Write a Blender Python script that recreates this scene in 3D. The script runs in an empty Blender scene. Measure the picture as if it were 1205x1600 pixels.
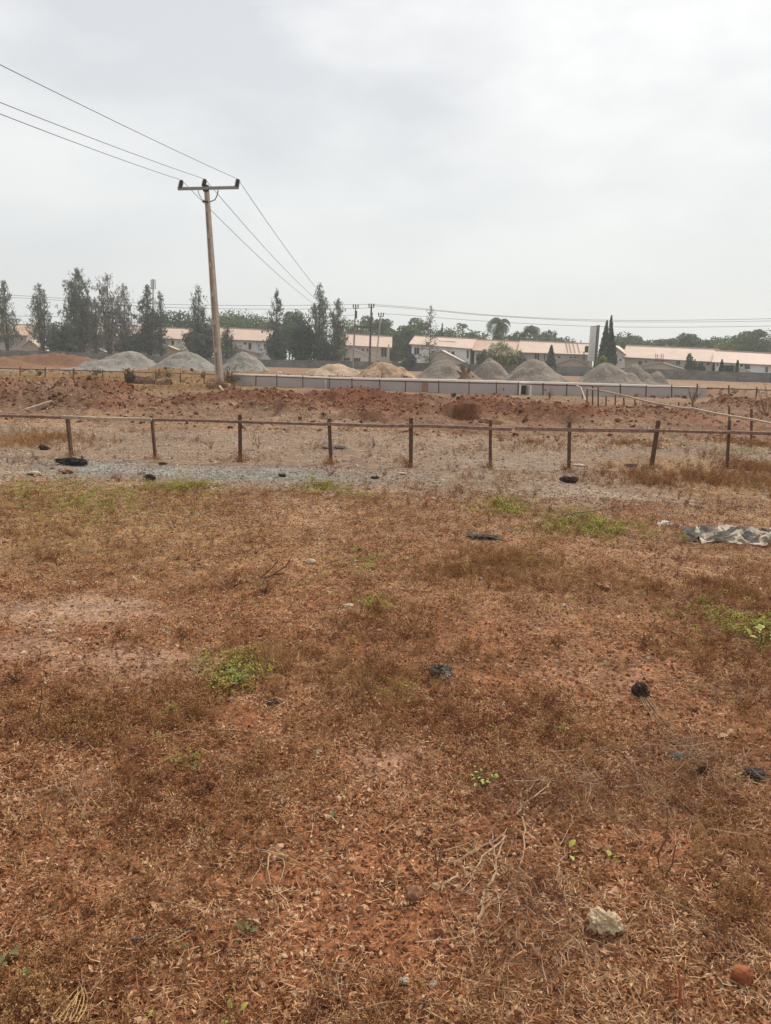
import bpy, math, random
import numpy as np
from mathutils import Vector, Matrix

random.seed(7)
rng = np.random.default_rng(7)
SC = bpy.context.scene
COL = SC.collection
R = math.radians

# ------------------------------------------------------------------ camera
F = 1210.0                      # focal length in pixels of the 1205 x 1600 photograph
PITCH = math.atan((800 - 565) / F)
ROLL = R(1.6)
CAM_H = 1.6
cam_d = bpy.data.cameras.new('camera')
cam_d.sensor_fit = 'VERTICAL'
cam_d.sensor_height = 24.0
cam_d.lens = 24.0 * F / 1600
cam_d.clip_end = 6000
cam_d.clip_start = 0.05
cam = bpy.data.objects.new('camera', cam_d)
COL.objects.link(cam)
SC.camera = cam
_fwd = Vector((0, math.cos(PITCH), -math.sin(PITCH)))
_up0 = Vector((0, math.sin(PITCH), math.cos(PITCH)))
_rt0 = Vector((1, 0, 0))
# the horizon drops to the right: the camera is turned counter-clockwise
_rt = _rt0 * math.cos(ROLL) + _up0 * math.sin(ROLL)
_up = _up0 * math.cos(ROLL) - _rt0 * math.sin(ROLL)
_m = Matrix((( _rt.x, _up.x, -_fwd.x, 0), (_rt.y, _up.y, -_fwd.y, 0), (_rt.z, _up.z, -_fwd.z, CAM_H), (0, 0, 0, 1)))
cam.matrix_world = _m
CP = Vector((0, 0, CAM_H))

# ------------------------------------------------------------------ world: bright hazy overcast
SUN_EL, SUN_AZ = R(46), R(36)   # azimuth from +Y towards +X
w = bpy.data.worlds.new('World'); SC.world = w; w.use_nodes = True
nt = w.node_tree; nt.nodes.clear()
N = nt.nodes.new; L = nt.links.new
out = N('ShaderNodeOutputWorld'); mixs = N('ShaderNodeMixShader')
b1 = N('ShaderNodeBackground'); b2 = N('ShaderNodeBackground')
sky = N('ShaderNodeTexSky'); sky.sky_type = 'NISHITA'; sky.sun_disc = False
sky.sun_elevation = SUN_EL; sky.sun_rotation = SUN_AZ; sky.dust_density = 3.0; sky.air_density = 1.0
L(sky.outputs[0], b1.inputs[0]); b1.inputs[1].default_value = 0.1
tc = N('ShaderNodeTexCoord')
sep = N('ShaderNodeSeparateXYZ'); L(tc.outputs['Generated'], sep.inputs[0])
mp = N('ShaderNodeMapping'); mp.inputs['Scale'].default_value = (1, 1, 2.2); mp.inputs['Location'].default_value = (3.1, 1.7, 0.4)
L(tc.outputs['Generated'], mp.inputs[0])
n1 = N('ShaderNodeTexNoise'); n1.inputs['Scale'].default_value = 2.6; n1.inputs['Detail'].default_value = 7; n1.inputs['Roughness'].default_value = 0.52
L(mp.outputs[0], n1.inputs[0])
cr = N('ShaderNodeValToRGB')
cr.color_ramp.elements[0].position = 0.38; cr.color_ramp.elements[0].color = (0.68, 0.695, 0.725, 1)
cr.color_ramp.elements[1].position = 0.62; cr.color_ramp.elements[1].color = (1.0, 1.0, 0.985, 1)
L(n1.outputs[0], cr.inputs[0])
# dusty horizon band
hr = N('ShaderNodeMapRange'); hr.inputs['From Min'].default_value = 0.02; hr.inputs['From Max'].default_value = 0.42
L(sep.outputs['Z'], hr.inputs['Value'])
mx = N('ShaderNodeMix'); mx.data_type = 'RGBA'
mx.inputs[6].default_value = (0.735, 0.755, 0.745, 1)
L(hr.outputs[0], mx.inputs[0]); L(cr.outputs[0], mx.inputs[7])
L(mx.outputs[2], b2.inputs[0]); b2.inputs[1].default_value = 1.0
mixs.inputs[0].default_value = 0.9
L(b1.outputs[0], mixs.inputs[1]); L(b2.outputs[0], mixs.inputs[2]); L(mixs.outputs[0], out.inputs[0])

sd = bpy.data.lights.new('sun', 'SUN'); sd.energy = 3.3; sd.angle = R(2.5); sd.color = (1.0, 0.93, 0.82)
so = bpy.data.objects.new('sun', sd); COL.objects.link(so)
_sdir = Vector((math.sin(SUN_AZ) * math.cos(SUN_EL), math.cos(SUN_AZ) * math.cos(SUN_EL), math.sin(SUN_EL)))
so.rotation_euler = _sdir.to_track_quat('Z', 'Y').to_euler(); so.location = (0, 0, 60)
SC.view_settings.view_transform = 'Standard'; SC.view_settings.look = 'None'
SC.view_settings.exposure = 0.14; SC.view_settings.gamma = 1.0; SC.view_settings.use_curve_mapping = False

# ------------------------------------------------------------------ picking helpers
def ray(px, py):
    d = _fwd * F + _rt * (px - 602.5) - _up * (py - 800.0)
    return d.normalized()
def G(px, py, z=0.0):            # point of a level plane seen at a photo pixel
    d = ray(px, py)
    t = (z - CAM_H) / d.z
    return CP + d * t
def Y(px, py, y):                # point at depth y seen at a photo pixel
    d = ray(px, py)
    return CP + d * (y / d.y)

# ------------------------------------------------------------------ numpy noise
def _hash(ix, iy, s):
    h = (ix.astype(np.int64) * 374761393 + iy.astype(np.int64) * 668265263 + s * 974634777) & 0xffffffff
    h = ((h ^ (h >> 13)) * 1274126177) & 0xffffffff
    h = h ^ (h >> 16)
    return (h & 0xffff) / 65535.0
def vnoise(x, y, s=0):
    x = np.asarray(x, float); y = np.asarray(y, float)
    ix = np.floor(x); iy = np.floor(y); fx = x - ix; fy = y - iy
    fx = fx * fx * (3 - 2 * fx); fy = fy * fy * (3 - 2 * fy)
    a = _hash(ix, iy, s); b = _hash(ix + 1, iy, s); c = _hash(ix, iy + 1, s); d = _hash(ix + 1, iy + 1, s)
    return (a * (1 - fx) + b * fx) * (1 - fy) + (c * (1 - fx) + d * fx) * fy
def fbm(x, y, o=4, s=0, g=0.5):
    t = 0; a = 1; n = 0
    for k in range(o):
        t = t + a * vnoise(x * 2 ** k + 17.3 * k, y * 2 ** k - 9.1 * k, s + k); n += a; a *= g
    return t / n * 2 - 1         # -1..1
def sstep(a, b, x):
    t = np.clip((x - a) / (b - a), 0, 1)
    return t * t * (3 - 2 * t)

# ------------------------------------------------------------------ terrain height
# (px, py) of the heap's middle on the level ground, then half width, half depth, height in metres, turn
BUMPS = [
    (30, 634, 3.0, 1.2, .36, .1), (145, 632, 2.6, 1.1, .50, -.2), (225, 640, 2.2, 1.0, .22, .2), (-60, 632, 3.5, 1.6, .36, 0),
    (310, 628, 1.9, 1.0, .30, 0), (425, 628, 2.0, .9, .40, .2), (455, 642, 2.2, 1.1, .32, -.2), (535, 626, 2.1, .9, .44, .1),
    (585, 640, 2.2, 1.2, .30, .3), (630, 650, 1.6, .8, .20, 0), (650, 628, 2.0, 1.2, .25, 0),
    (752, 640, 1.5, .9, .42, .3), (800, 646, 1.7, .9, .38, -.3), (850, 652, 1.7, .8, .34, .1), (770, 628, 2.4, 1.4, .28, 0),
    (1010, 648, 2.7, 1.4, .28, .0), (925, 652, 1.7, 1.0, .16, .2), (1095, 654, 1.8, .9, .08, -.3), (1150, 634, 1.3, 1.0, .36, .1), (1185, 655, 1.6, .8, .15, 0),
    (1240, 640, 2.6, 1.4, .4, .1),
    # banks beyond the far fence
    (60, 571, 7.0, 3.0, 1.15, 0), (-60, 571, 7.0, 3.0, 1.2, 0), (115, 573, 5.0, 2.2, .8, 0),
    (215, 587, 3.2, 1.6, .30, 0), (300, 589, 4.2, 1.4, .55, 0), (400, 590, 3.6, 1.3, .55, 0), (455, 590, 3.6, 1.3, .40, 0),
    (560, 596, 3.4, 1.2, .45, 0), (640, 598, 3.2, 1.2, .35, 0), (720, 601, 2.6, 1.0, .28, 0), (850, 607, 3.8, 1.0, .32, 0),
    (1000, 612, 3.0, 1.0, .15, 0), (1130, 613, 2.4, 1.4, .3, 0),
]
BW = []
for (px, py, rx, ry, h, a) in BUMPS:
    c = G(px, py); BW.append((c.x, c.y, rx, ry, h, a))
PIT = G(722, 652)
def H(x, y):
    x = np.asarray(x, float); y = np.asarray(y, float)
    d = np.hypot(x, y)
    z = 0.035 * fbm(x * .35, y * .35, 3, 3) * sstep(1, 6, d)
    z = z + 0.020 * fbm(x * 1.7, y * 1.7, 3, 11) + 0.007 * fbm(x * 9, y * 9, 3, 21) * (d < 40)
    wx = x + .5 * fbm(x * .9, y * .9, 3, 31); wy = y + .5 * fbm(x * .9 + 40, y * .9, 3, 32)
    rough = sstep(15.5, 20, y) * (1 - sstep(31, 38, y + np.clip(x + 6, -6, 12) * -.4)) * (np.abs(x) < 26)
    z = z - .10 * rough
    z = z + rough * (0.16 * fbm(x * .7, y * .7, 4, 41) + .09 * fbm(x * 3.5, y * 3.5, 3, 42))
    far = sstep(44, 55, y) * (1 - sstep(95, 120, y))
    z = z + far * (0.12 * fbm(x * .5, y * .5, 4, 51) + 0.08 * fbm(x * 2, y * 2, 3, 52))
    bn = 1 + .28 * fbm(x * 2.2, y * 2.2, 4, 61); one_pt = x.size == 1
    for (cx, cy, rx, ry, h, a) in BW:
        if one_pt and abs(float(wx.flat[0]) - cx) + abs(float(wy.flat[0]) - cy) > 14: continue
        dx = wx - cx; dy = wy - cy; ca, sa = math.cos(a), math.sin(a)
        u = (dx * ca + dy * sa) / rx; v = (-dx * sa + dy * ca) / ry
        q = u * u + v * v
        k = np.exp(-np.minimum(q, 30) ** 1.25 * 1.1)
        z = z + h * (1.35 if cy < 42 else 1.0) * k * bn
    # the dug pit and a shallow scrape
    flat = 1 - sstep(.75, 1.5, np.hypot((x - PIT.x) / 1.3, (y - PIT.y + .6) / 1.7)); z = z * (1 - .85 * flat)
    for (cx, cy, rx, ry, dep) in ((PIT.x, PIT.y, .46, .9, 1.0), (PIT.x + .75, PIT.y - 1.5, .35, .55, .3), (G(540, 650).x, G(540, 650).y, 1.0, .35, .22)):
        q = np.hypot((.7 * x + .3 * wx - cx) / rx, (.7 * y + .3 * wy - cy) / ry)
        z = z - dep * (1 - sstep(.72, 1.08, q + .12 * fbm(x * 5, y * 5, 3, 71)))
    # spoil bank cut steeply where it meets the pit
    ex = np.exp(-((x - PIT.x - .1 + .25 * fbm(x * 2, y * 2, 2, 75)) / .62) ** 4)
    z = z + .40 * ex * sstep(PIT.y + .30, PIT.y + .48, y + .12 * fbm(x * 4, y * 4, 2, 76)) * (1 - sstep(PIT.y + .9, PIT.y + 3.2, y))
    z = z + .20 * np.exp(-((x - PIT.x - .85) / .35) ** 2) * np.exp(-((y - PIT.y - .1) / .9) ** 2)
    return z
def Hs(x, y): return float(H(np.array([x]), np.array([y]))[0])
def GH(px, py):                  # point of the real terrain seen at a photo pixel
    z = 0.0
    for _ in range(6):
        p = G(px, py, z); z = Hs(p.x, p.y)
    return Vector((p.x, p.y, z))

# ------------------------------------------------------------------ materials
def new_mat(name):
    m = bpy.data.materials.new(name); m.use_nodes = True
    t = m.node_tree; b = t.nodes['Principled BSDF']
    return m, t, b
def mat(name, c, rough=.85, var=.15, scale=8, c2=None, bump=0.0, bscale=None, metal=0, spec=.3):
    """plain surface with two tones of fine noise and optional relief"""
    m, t, b = new_mat(name)
    b.inputs['Roughness'].default_value = rough; b.inputs['Metallic'].default_value = metal
    b.inputs['Specular IOR Level'].default_value = spec
    tcn = t.nodes.new('ShaderNodeTexCoord')
    n = t.nodes.new('ShaderNodeTexNoise'); n.inputs['Scale'].default_value = scale; n.inputs['Detail'].default_value = 6; n.inputs['Roughness'].default_value = .6
    t.links.new(tcn.outputs['Object'], n.inputs[0])
    r = t.nodes.new('ShaderNodeValToRGB')
    lo = [max(0, v * (1 - var)) for v in c]; hi = [v * (1 + var) for v in c]
    if c2: lo, hi = c, c2
    r.color_ramp.elements[0].position = .35; r.color_ramp.elements[0].color = (*lo, 1)
    r.color_ramp.elements[1].position = .65; r.color_ramp.elements[1].color = (*hi, 1)
    t.links.new(n.outputs[0], r.inputs[0]); t.links.new(r.outputs[0], b.inputs['Base Color'])
    if bump:
        n2 = t.nodes.new('ShaderNodeTexNoise'); n2.inputs['Scale'].default_value = bscale or scale * 3; n2.inputs['Detail'].default_value = 5
        t.links.new(tcn.outputs['Object'], n2.inputs[0])
        bp = t.nodes.new('ShaderNodeBump'); bp.inputs['Strength'].default_value = .9; bp.inputs['Distance'].default_value = bump
        t.links.new(n2.outputs[0], bp.inputs['Height']); t.links.new(bp.outputs[0], b.inputs['Normal'])
    return m
def rmat(name, cols, rough=.9, trans=0.0):
    """colour picked per instance from a ramp, jittered along the piece"""
    m, t, b = new_mat(name)
    b.inputs['Roughness'].default_value = rough; b.inputs['Specular IOR Level'].default_value = .2
    oi = t.nodes.new('ShaderNodeObjectInfo'); geo = t.nodes.new('ShaderNodeNewGeometry')
    n = t.nodes.new('ShaderNodeTexNoise'); n.inputs['Scale'].default_value = 23; n.inputs['Detail'].default_value = 2
    t.links.new(geo.outputs['Position'], n.inputs[0])
    a = t.nodes.new('ShaderNodeMath'); a.operation = 'MULTIPLY_ADD'; a.inputs[1].default_value = 1.1; a.inputs[2].default_value = -.55
    t.links.new(n.outputs[0], a.inputs[0])
    s = t.nodes.new('ShaderNodeMath'); s.operation = 'ADD'; s.use_clamp = True
    t.links.new(oi.outputs['Random'], s.inputs[0]); t.links.new(a.outputs[0], s.inputs[1])
    r = t.nodes.new('ShaderNodeValToRGB'); el = r.color_ramp.elements
    for k, c in enumerate(cols):
        p = k / max(1, len(cols) - 1)
        e = el[0] if k == 0 else (el[1] if k == len(cols) - 1 else el.new(p))
        e.position = p; e.color = (*c, 1)
    if len(cols) > 2:            # keep order after insertion
        for k, c in enumerate(cols):
            el[k].position = k / (len(cols) - 1); el[k].color = (*c, 1)
    t.links.new(s.outputs[0], r.inputs[0]); t.links.new(r.outputs[0], b.inputs['Base Color'])
    return m

# ------------------------------------------------------------------ mesh helpers
def link(name, me, m=None, parent=None):
    o = bpy.data.objects.new(name, me); COL.objects.link(o)
    if m is not None and not me.materials: me.materials.append(m)
    if parent is not None: o.parent = parent
    return o
def mesh_np(name, v, f, smooth=False):
    me = bpy.data.meshes.new(name)
    v = np.asarray(v, np.float32); f = np.asarray(f, np.int32); k = f.shape[1]
    me.vertices.add(len(v)); me.vertices.foreach_set('co', v.ravel())
    me.loops.add(f.size); me.loops.foreach_set('vertex_index', f.ravel())
    me.polygons.add(len(f)); me.polygons.foreach_set('loop_start', np.arange(0, f.size, k, dtype=np.int32))
    me.polygons.foreach_set('loop_total', np.full(len(f), k, np.int32))
    me.polygons.foreach_set('use_smooth', np.full(len(f), smooth))
    me.update(calc_edges=True)
    return me
class MB:
    """collects pieces and links them as one mesh object"""
    def __init__(s): s.v = []; s.f = []
    def add(s, vs, fs):
        n = len(s.v); s.v += [tuple(q) for q in vs]; s.f += [tuple(i + n for i in q) for q in fs]; return s
    def box(s, c, d, rz=0.0, M=None):
        x, y, z = d[0] / 2, d[1] / 2, d[2] / 2
        vs = [Vector((a * x, b * y, e * z)) for e in (-1, 1) for b in (-1, 1) for a in (-1, 1)]
        rot = M if M is not None else Matrix.Rotation(rz, 3, 'Z')
        vs = [rot @ q + Vector(c) for q in vs]
        return s.add(vs, [(0, 2, 3, 1), (4, 5, 7, 6), (0, 1, 5, 4), (2, 6, 7, 3), (0, 4, 6, 2), (1, 3, 7, 5)])
    def beam(s, a, b, wd, hd, roll=0.0):
        a = Vector(a); b = Vector(b); d = b - a
        q = d.to_track_quat('Z', 'Y').to_matrix() @ Matrix.Rotation(roll, 3, 'Z')
        return s.box((a + b) / 2, (wd, hd, d.length), M=q)
    def tube(s, pts, r, n=5, cap=True):
        pts = [Vector(p) for p in pts]; rr = r if isinstance(r, (list, tuple)) else [r] * len(pts)
        vs = []; fs = []
        for i, p in enumerate(pts):
            t = (pts[min(i + 1, len(pts) - 1)] - pts[max(i - 1, 0)]).normalized()
            u = t.cross(Vector((0, 0, 1)));
            if u.length < .05: u = t.cross(Vector((0, 1, 0)))
            u.normalize(); w_ = t.cross(u)
            for k in range(n):
                a = 2 * math.pi * k / n
                vs.append(p + (u * math.cos(a) + w_ * math.sin(a)) * rr[i])
        for i in range(len(pts) - 1):
            for k in range(n):
                k2 = (k + 1) % n
                fs.append((i * n + k, i * n + k2, (i + 1) * n + k2, (i + 1) * n + k))
        if cap:
            fs.append(tuple(range(n - 1, -1, -1))); fs.append(tuple((len(pts) - 1) * n + k for k in range(n)))
        return s.add(vs, fs)
    def prism(s, poly, ext):
        """a polygon of world points pushed along ext"""
        poly = [Vector(p) for p in poly]; n = len(poly); ext = Vector(ext)
        vs = poly + [p + ext for p in poly]
        fs = [tuple(range(n)), tuple(range(2 * n - 1, n - 1, -1))]
        fs += [(i, i + n, (i + 1) % n + n, (i + 1) % n) for i in range(n)]
        return s.add(vs, fs)
    def build(s, name, m, parent=None, smooth=False, local=True):
        me = bpy.data.meshes.new(name)
        off = parent.location if (parent is not None and local) else Vector((0, 0, 0))
        if parent is not None and parent.parent is not None and local: off = parent.parent.location + parent.location
        me.from_pydata([tuple(Vector(q) - off) for q in s.v], [], s.f); me.update()
        if smooth: me.polygons.foreach_set('use_smooth', [True] * len(me.polygons))
        return link(name, me, m, parent)
def tag(o, label=None, cat=None, group=None, kind=None):
    if label: o['label'] = label
    if cat: o['category'] = cat
    if group: o['group'] = group
    if kind: o['kind'] = kind
    return o
def empty(name, loc, label=None, cat=None, group=None):
    o = bpy.data.objects.new(name, None); COL.objects.link(o); o.location = loc; o.empty_display_size = .2
    return tag(o, label, cat, group)
def single(mb, name, m, label, cat, group=None, smooth=False):
    """a thing that is one mesh, origin at its base"""
    vs = mb.v; c = Vector((sum(q[0] for q in vs) / len(vs), sum(q[1] for q in vs) / len(vs), min(q[2] for q in vs)))
    me = bpy.data.meshes.new(name); me.from_pydata([tuple(Vector(q) - c) for q in vs], [], mb.f); me.update()
    if smooth: me.polygons.foreach_set('use_smooth', [True] * len(me.polygons))
    o = link(name, me, m); o.location = c
    return tag(o, label, cat, group)
# ------------------------------------------------------------------ ground colours (what the soil itself is)
def blob(x, y, px, py, rx, ry, soft=.5, s=0, wob=.35):
    """soft patch on the ground: middle at a photo pixel, half sizes in photo pixels turned into metres there"""
    c = G(px, py); d = c.y
    hy = (G(px, py - ry).y - G(px, py + ry).y) / 2
    u = (x - c.x) / (rx * d / F); v = (y - c.y) / hy
    q = np.hypot(u, v) + wob * fbm(x * 9 / d * 1.2 + s, y * 9 / d * .6, 4, 100 + s)
    return 1 - sstep(1 - soft, 1 + soft, q)
def ground_col(x, y):
    d = np.hypot(x, y)
    lerp = lambda a, b, k: a * (1 - k[..., None]) + np.array(b)[None, :] * k[..., None] if np.ndim(b) == 1 else a * (1 - k[..., None]) + b * k[..., None]
    c = np.empty(x.shape + (3,)); c[...] = (.30, .125, .055)
    k = sstep(3.0, 9.0, d + 1.2 * fbm(x * .5, y * .5, 3, 5))
    c = lerp(c, (.315, .185, .10), k)
    k = sstep(8.6, 10.5, y + 1.1 * fbm(x * .6, y * .6, 4, 6)) * (1 - sstep(15.5, 19, y + 1.6 * fbm(x * .4, y * .4, 3, 7)))
    c = lerp(c, (.265, .18, .12), k)
    k = sstep(16.5, 21, y + 2 * fbm(x * .3, y * .3, 4, 8)) * (1 - sstep(60, 75, y))
    c = lerp(c, (.235, .14, .082), k)
    hh = H(x, y); k = sstep(.02, .22, hh + .05 * fbm(x * 1.5, y * 1.5, 3, 12)) * sstep(17, 20, y) * (1 - sstep(40, 44, y))
    c = lerp(c, (.165, .062, .030), k * .9)
    k = sstep(.0, .45, fbm(x * .35, y * .22, 4, 9)) * sstep(19, 23, y) * (1 - sstep(60, 70, y))
    c = lerp(c, (.20, .085, .042), k * .5)
    k = sstep(.05, .4, fbm(x * .45 + 9, y * .3, 4, 10)) * sstep(18, 21, y) * (1 - sstep(40, 44, y))
    c = lerp(c, (.22, .135, .08), k * .6)
    k = sstep(50, 80, y); c = lerp(c, (.25, .15, .088), k)
    B = lambda *a, **kw: blob(x, y, *a, **kw)
    # grassy ochre ground left between the fences and a pale worn strip behind it
    c = lerp(c, (.20, .115, .038), B(120, 598, 300, 10, s=1) * .85)
    c = lerp(c, (.34, .225, .145), B(60, 576, 170, 3.5, s=2) * .7)
    c = lerp(c, (.19, .09, .045), B(50, 570.5, 140, 5.5, s=22) * .9)
    c = lerp(c, (.30, .19, .10), B(1140, 606, 190, 7, s=3) * .8)
    # red spoil
    for i, (a, b, rx, ry, q) in enumerate([(560, 622, 110, 14, 1), (520, 632, 70, 12, .9), (150, 628, 120, 9, .8), (770, 634, 70, 14, 1), (830, 648, 60, 10, .7),
            (1010, 645, 130, 18, .7), (1155, 625, 45, 10, 1), (330, 618, 60, 8, .9), (600, 650, 60, 8, .6), (710, 650, 50, 16, 1), (30, 640, 80, 10, .6), (300, 578, 40, 5, .8), (1130, 615, 60, 6, .6)]):
        c = lerp(c, (.165, .058, .026), B(a, b, rx, ry, s=30 + i) * q * .55)
    c = lerp(c, (.215, .125, .045), B(120, 592, 280, 11, s=41) * .9)
    c = lerp(c, (.25, .15, .075), B(330, 600, 120, 6, s=42) * .6)
    c = lerp(c, (.24, .15, .085), B(1020, 620, 200, 5, s=43) * .6)
    # gravelly pink grey
    for i, (a, b, rx, ry, q) in enumerate([(700, 700, 260, 26, .9), (250, 690, 230, 18, .7), (860, 740, 210, 18, .8), (480, 655, 90, 12, .7), (60, 640, 60, 8, .5)]):
        c = lerp(c, (.265, .18, .122), B(a, b, rx, ry, s=60 + i) * q)
    # crushed grey blue stone dust
    c = lerp(c, (.25, .262, .245), B(300, 737, 220, 10, s=4, wob=.7, soft=.8) * .8)
    c = lerp(c, (.26,.235,.195), B(80, 722, 120, 6, s=5) * .5)
    c = lerp(c, (.27, .23, .18), B(820, 722, 110, 8, s=6) * .4)
    c = lerp(c, (.36, .30, .24), B(930, 775, 120, 12, s=7) * .4)
    # dry grass tinted and bare smooth patches
    c = lerp(c, (.27, .18, .065), B(60, 780, 230, 40, s=8) * .6)
    c = lerp(c, (.29, .175, .075), B(260, 840, 260, 40, s=9) * .45)
    c = lerp(c, (.27, .14, .05), B(1120, 745, 160, 32, s=10) * .8)
    c = lerp(c, (.28, .16, .07), B(820, 905, 320, 36, s=11) * .45)
    c = lerp(c, (.39, .25, .17), B(110, 950, 150, 26, s=12) * .9)
    c = lerp(c, (.37, .23, .155), B(250, 1040, 190, 34, s=13) * .75)
    c = lerp(c, (.33, .20, .135), B(30, 1010, 80, 24, s=14) * .7)
    c = lerp(c, (.31, .175, .105), B(930, 1050, 130, 30, s=15) * .5)
    c = lerp(c, (.36, .20, .13), B(630, 1190, 90, 34, s=16) * .8)
    c = lerp(c, (.31, .15, .085), B(700, 1250, 130, 50, s=17) * .45)
    c = lerp(c, (.34, .135, .062), B(560, 1440, 190, 100, s=18) * .7)
    c = lerp(c, (.30, .15, .075), B(240, 1370, 120, 60, s=19) * .6)
    c = lerp(c, (.22, .09, .042), B(150, 1130, 180, 40, s=20) * .5)
    c = lerp(c, (.23, .085, .04), B(1080, 1330, 200, 120, s=21) * .5)
    # mottling
    m = 1 + .34 * fbm(x * .9, y * .6, 5, 80) * (d < 60) * sstep(14, 20, d) + .16 * fbm(x * 1.3, y * 1.3, 4, 81) * (d < 60) + .14 * fbm(x * 7, y * 7, 3, 84) * (d < 30) + .10 * fbm(x * .15, y * .15, 3, 88)
    c = c * m[..., None]
    return np.clip(c, 0.01, .8)

# ------------------------------------------------------------------ the ground: one sheet, fine in front, coarse to the horizon
ang_f = np.linspace(R(-37), R(37), 560)
ang_b = np.linspace(R(37), R(323), 70)[1:-1]
angs = np.concatenate([ang_f, ang_b])
rad = np.concatenate([[0.02, .25, .5, .75, .95, 1.1], np.geomspace(1.22, 60, 600), np.geomspace(62, 200, 90), np.geomspace(210, 5000, 26)])
A_, R_ = np.meshgrid(angs, rad, indexing='ij')
gx = (R_ * np.sin(A_)).ravel(); gy = (R_ * np.cos(A_)).ravel()
gz = H(gx, gy)
na, nr = len(angs), len(rad)
ii, jj = np.meshgrid(np.arange(na), np.arange(nr - 1), indexing='ij')
i2 = (ii + 1) % na
gf = np.stack([ii * nr + jj, i2 * nr + jj, i2 * nr + jj + 1, ii * nr + jj + 1], -1).reshape(-1, 4)[:, ::-1]
gme = mesh_np('ground', np.stack([gx, gy, gz], -1), gf, True)
gc = ground_col(gx, gy)
ca = gme.color_attributes.new('soil', 'FLOAT_COLOR', 'POINT')
ca.data.foreach_set('color', np.concatenate([gc, np.ones((len(gc), 1))], 1).astype(np.float32).ravel())
gm, t, b = new_mat('soil')
b.inputs['Roughness'].default_value = .95; b.inputs['Specular IOR Level'].default_value = .15
at = t.nodes.new('ShaderNodeAttribute'); at.attribute_name = 'soil'
geo = t.nodes.new('ShaderNodeNewGeometry')
def nz(scale, det=4, rough=.65):
    n = t.nodes.new('ShaderNodeTexNoise'); n.inputs['Scale'].default_value = scale; n.inputs['Detail'].default_value = det; n.inputs['Roughness'].default_value = rough
    t.links.new(geo.outputs['Position'], n.inputs[0]); return n
def mr(src, a, b_, c, d):
    n = t.nodes.new('ShaderNodeMapRange'); n.inputs[1].default_value = a; n.inputs[2].default_value = b_; n.inputs[3].default_value = c; n.inputs[4].default_value = d
    t.links.new(src, n.inputs[0]); return n
def mul(c1, v):
    n = t.nodes.new('ShaderNodeVectorMath'); n.operation = 'SCALE'; t.links.new(c1, n.inputs[0]); t.links.new(v, n.inputs['Scale']); return n.outputs[0]
nA = nz(34, 6, .75); nB = nz(7, 5, .7); nC = nz(1.6, 5, .7)
k1 = mr(nA.outputs[0], .35, .65, .38, 1.5); k2 = mr(nB.outputs[0], .3, .7, .62, 1.32); k3 = mr(nC.outputs[0], .3, .7, .8, 1.2)
col = mul(mul(mul(at.outputs['Color'], k1.outputs[0]), k2.outputs[0]), k3.outputs[0])
vo = t.nodes.new('ShaderNodeTexVoronoi'); vo.inputs['Scale'].default_value = 26; t.links.new(geo.outputs['Position'], vo.inputs[0])
# pale chips and dark crumbs embedded in the soil
chip = mr(vo.outputs['Distance'], .10, .20, 1, 0)
sepc = t.nodes.new('ShaderNodeSeparateColor'); t.links.new(vo.outputs['Color'], sepc.inputs[0])
sel = mr(sepc.outputs[0], .70, .74, 0, 1); ml = t.nodes.new('ShaderNodeMath'); ml.operation = 'MULTIPLY'
t.links.new(chip.outputs[0], ml.inputs[0]); t.links.new(sel.outputs[0], ml.inputs[1])
mx2 = t.nodes.new('ShaderNodeMix'); mx2.data_type = 'RGBA'; t.links.new(ml.outputs[0], mx2.inputs[0]); t.links.new(col, mx2.inputs[6])
pale = t.nodes.new('ShaderNodeVectorMath'); pale.operation = 'MULTIPLY_ADD'; pale.inputs[1].default_value = (1.25, 1.35, 1.45); pale.inputs[2].default_value = (.05, .05, .045)
t.links.new(at.outputs['Color'], pale.inputs[0]); t.links.new(pale.outputs[0], mx2.inputs[7])
t.links.new(mx2.outputs[2], b.inputs['Base Color'])
bp = t.nodes.new('ShaderNodeBump'); bp.inputs['Strength'].default_value = 1.0; bp.inputs['Distance'].default_value = .022
ad = t.nodes.new('ShaderNodeMath'); ad.operation = 'MULTIPLY_ADD'; ad.inputs[1].default_value = .5
nD = nz(3.6, 7, .72); ae = t.nodes.new('ShaderNodeMath'); ae.operation = 'MULTIPLY_ADD'; ae.inputs[1].default_value = 2.6; t.links.new(nD.outputs[0], ae.inputs[0]); t.links.new(nB.outputs[0], ae.inputs[2])
t.links.new(nA.outputs[0], ad.inputs[0]); t.links.new(ae.outputs[0], ad.inputs[2])
t.links.new(ad.outputs[0], bp.inputs['Height']); t.links.new(bp.outputs[0], b.inputs['Normal'])
ground = link('ground', gme, gm); tag(ground, kind='structure')
# ------------------------------------------------------------------ shared materials
M_plaster = mat('pale_plaster', (.60, .55, .48), .9, .08, 2)
M_plaster_b = mat('beige_plaster', (.46, .39, .30), .9, .08, 2)
M_plaster_p = mat('pinkish_plaster', (.42, .345, .30), .9, .10, 2)
M_white = mat('white_plaster', (.70, .69, .66), .9, .06, 2)
M_roof = mat('salmon_roof_metal', (.58, .43, .345), .7, .07, .6)
M_roof2 = mat('faded_roof_metal', (.52, .34, .25), .6, .10, .5)
M_roofy = mat('yellowed_roof_metal', (.50, .42, .27), .6, .08, 1)
M_roofr = mat('rusty_roof_metal', (.24, .13, .10), .7, .12, 1)
M_roofg = mat('grey_roof_metal', (.46, .44, .41), .6, .08, 1)
M_fascia = mat('fascia', (.17, .10, .075), .8, .1, 3)
M_frame = mat('window_frame', (.45, .44, .42), .6, .05, 3)
M_glass = mat('dark_window_glass', (.035, .035, .04), .25, .2, 2)
M_block, t, b = new_mat('concrete_blockwork'); b.inputs['Roughness'].default_value = .95; b.inputs['Specular IOR Level'].default_value = .1
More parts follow.
